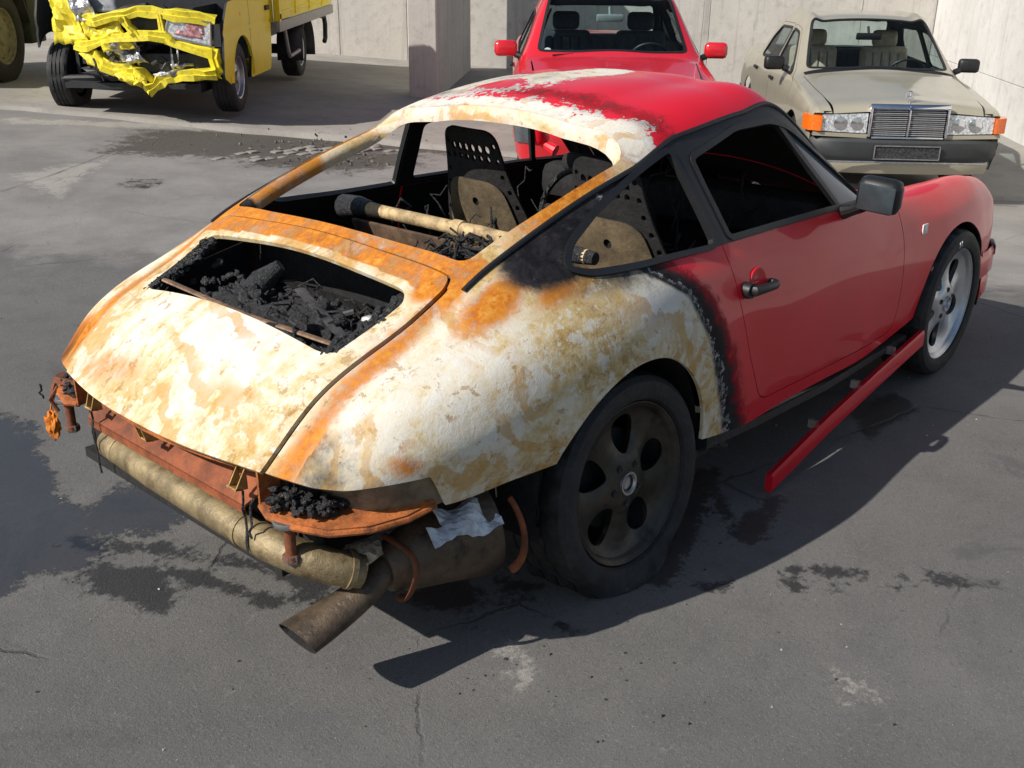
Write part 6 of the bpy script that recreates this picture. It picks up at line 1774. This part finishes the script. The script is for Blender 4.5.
crumple("nose_panel_fold", [(.60, -.22, .72), (.64, .05, .755), (.655, .12, .66), (.60, -.20, .62)], .004, M_YELD, 8, .03, 19)
crumple("bumper_skin", [(.46, -.44, .66), (.60, -.14, .53), (.62, -.10, .40), (.50, -.40, .50)], .004, M_YELD, 9, .035, 23)
crumple("bumper_skin", [(.62, -.14, .53), (.70, .14, .46), (.72, .16, .30), (.62, -.12, .41)], .004, M_YELD, 9, .04, 29)
crumple("lamp_panel", [(.655, .38, .78), (.66, .86, .68), (.665, .88, .585), (.66, .40, .70)], .004, M_YELD, 8, .012, 31)
bar("hanging_wire", [(.62, -.30, .56), (.66, -.26, .44), (.64, -.22, .36)], .008, M_DGREY, (1, 1), 6, .02, 33)
bar("hanging_wire", [(.66, .50, .74), (.68, .52, .62), (.67, .50, .50)], .007, M_TORN, (1, 1), 6, .02, 34)
for s in (-1, 1):
    b = MB(); b.box((0 if s > 0 else -.12, s * .62, .62), (.92 if s > 0 else .64, .03, .78)); b.build("inner_wing", M_DGREY, trk)
rr = random.Random(41)
for k in range(14):
    y0 = rr.uniform(-.30, .75); z0 = rr.uniform(.46, .62) if y0 > .1 else rr.uniform(.50, .68)
    a_ = Vector((rr.uniform(.54, .60), y0, z0)); c_ = a_ + Vector((rr.uniform(-.05, .06), rr.uniform(-.16, .16), rr.uniform(-.10, .10)))
    b = MB(); b.tube([a_, (a_ + c_) / 2 + Vector((.02, 0, .02)), c_], rr.uniform(.006, .022), 7); b.build("bent_hose" if k % 3 else "torn_bracket", M_DGREY if k % 3 else M_TORN, trk)
# chassis and bed
b = MB(); b.box((-2.5, .38, .52), (4.6, .08, .16)); b.box((-2.5, -.38, .52), (4.6, .08, .16)); b.box((-1.7, 0, .50), (.1, .8, .12)); b.box((-4.3, 0, .50), (.1, .8, .12)); b.tube([(-3.05, -.75, .33), (-3.05, .75, .33)], .06, 8)
b.box((-1.62, .55, .50), (.40, .5, .34), (0, 0, 0), 0, .03); b.build("chassis", M_DGREY, trk)
b = MB(); b.box((-3.05, 0, .735), (3.36, 2.0, .05)); b.build("load_floor", M_GREYR, trk)
for s in (1, -1):
    b = MB(); b.box((-3.05, s * 1.0, .715), (3.38, .06, .115), (0, 0, 0), 0, .008); b.build("bed_rail", M_GREYR, trk)
    for k in range(4):
        b = MB(); x0 = -1.42 - k * .835
        b.box((x0 - .41, s * 1.0, .99), (.815, .035, .42), (0, 0, 0), 0, .01)
        o = b.build("drop_side", M_YEL, trk)
        q = MB()
        for zz in (.86, 1.12): q.box((x0 - .41, s * 1.022, zz), (.78, .012, .03), (0, 0, 0), 0, .004)
        q.box((x0 - .03, s * 1.022, .99), (.03, .016, .36)); 
        q.build("board_rib", M_YEL, o)
    b = MB(); b.box((-1.40, s * 1.0, 1.03), (.06, .07, .52)); b.build("corner_stake", M_YEL, trk)
    b = MB(); b.box((-1.40, s * 1.035, .82), (.03, .02, .05)); b.build("latch", M_DGREY, trk)
    V = []; F = []
    b = MB()
    for k in range(13):
        an = math.radians(-15 + 210 * k / 12)
        for y in (.68, 1.0): V.append((-3.05 + .40 * math.cos(an), s * y, .33 + .40 * math.sin(an)))
    for k in range(12): F.append((2*k, 2*k+1, 2*k+3, 2*k+2))
    b.add(V, F); o = b.build("mudguard", M_DGREY, trk); md = o.modifiers.new("thickness", 'SOLIDIFY'); md.thickness = .012
    b = MB(); b.tube([(-1.90, s * .96, .66), (-1.95, s * .98, .40), (-2.02, s * .98, .34), (-2.55, s * .98, .36)], .022, 8); b.build("side_guard", M_GREYR, trk)
    b = MB(); b.tube([(-4.25, s * .90, .66), (-4.55, s * .93, .62), (-4.62, s * .93, .52), (-4.58, s * .93, .34), (-4.50, s * .93, .30)], .032, 10); b.build("rear_guard_bar", M_DGREY, trk)
b = MB(); b.box((-1.40, 0, 1.0), (.05, 1.9, .5), (0, 0, 0), 0, .01); b.build("headboard", M_YEL, trk)
for x in (0.0, -3.05):
    for s in (1, -1):
        small_wheel(trk, Vector((x, s * .90, .335)), s, .335, .205, .205, M_STEEL)

# ---- dark lorry whose wheel and step show at the left edge
lor = thing("dark_lorry", "dark heavy lorry at the left edge with big pale-rimmed wheel", "truck", (2.86, 10.0, .22), 3.88174)
M_LOR = simple("dark_green_panel", srgb(52, 56, 50), .6, 0, .2, 8)
M_LRIM = simple("dusty_pale_rim", srgb(150, 144, 122), .7, .1, .25, 14, .2, 40, dirt=(srgb(84, 78, 66), .6))
small_wheel(lor, Vector((0.0, 0, .50)), 1, .50, .295, .29, M_LRIM)
small_wheel(lor, Vector((0.0, -2.1, .50)), -1, .50, .295, .29, M_LRIM)
b = MB(); V = []; F = []
for k in range(15):
    an = math.radians(10 + 160 * k / 14)
    for y in (-.36, .04): V.append((.62 * math.cos(an), y, .50 + .62 * math.sin(an)))
for k in range(14): F.append((2*k, 2*k+1, 2*k+3, 2*k+2))
b.add(V, F); o = b.build("mudguard", M_DGREY, lor); md = o.modifiers.new("thickness", 'SOLIDIFY'); md.thickness = .02
b = MB(); b.box((-.2, -1.05, .86), (2.4, .9, .24)); b.box((-.9, -.35, .62), (.5, .6, .50), (0, 0, 0), 0, .03); b.build("chassis", M_DGREY, lor)
b = MB(); b.box((-.80, -.10, 1.02), (.40, .26, 1.30), (0, 0, 0), 0, .02); stp = b.build("step_panel", M_LOR, lor)
for k in range(9):
    b = MB(); b.box((-.592, -.10, .48 + k * .13), (.02, .22, .05), (math.radians(30), 0, 0), 0, .004); b.build("step_rib", M_LOR, stp)
b = MB(); b.box((.1, -1.05, 1.42), (1.5, 2.3, .80), (0, 0, 0), 0, .06); b.build("cab_base", M_LOR, lor)
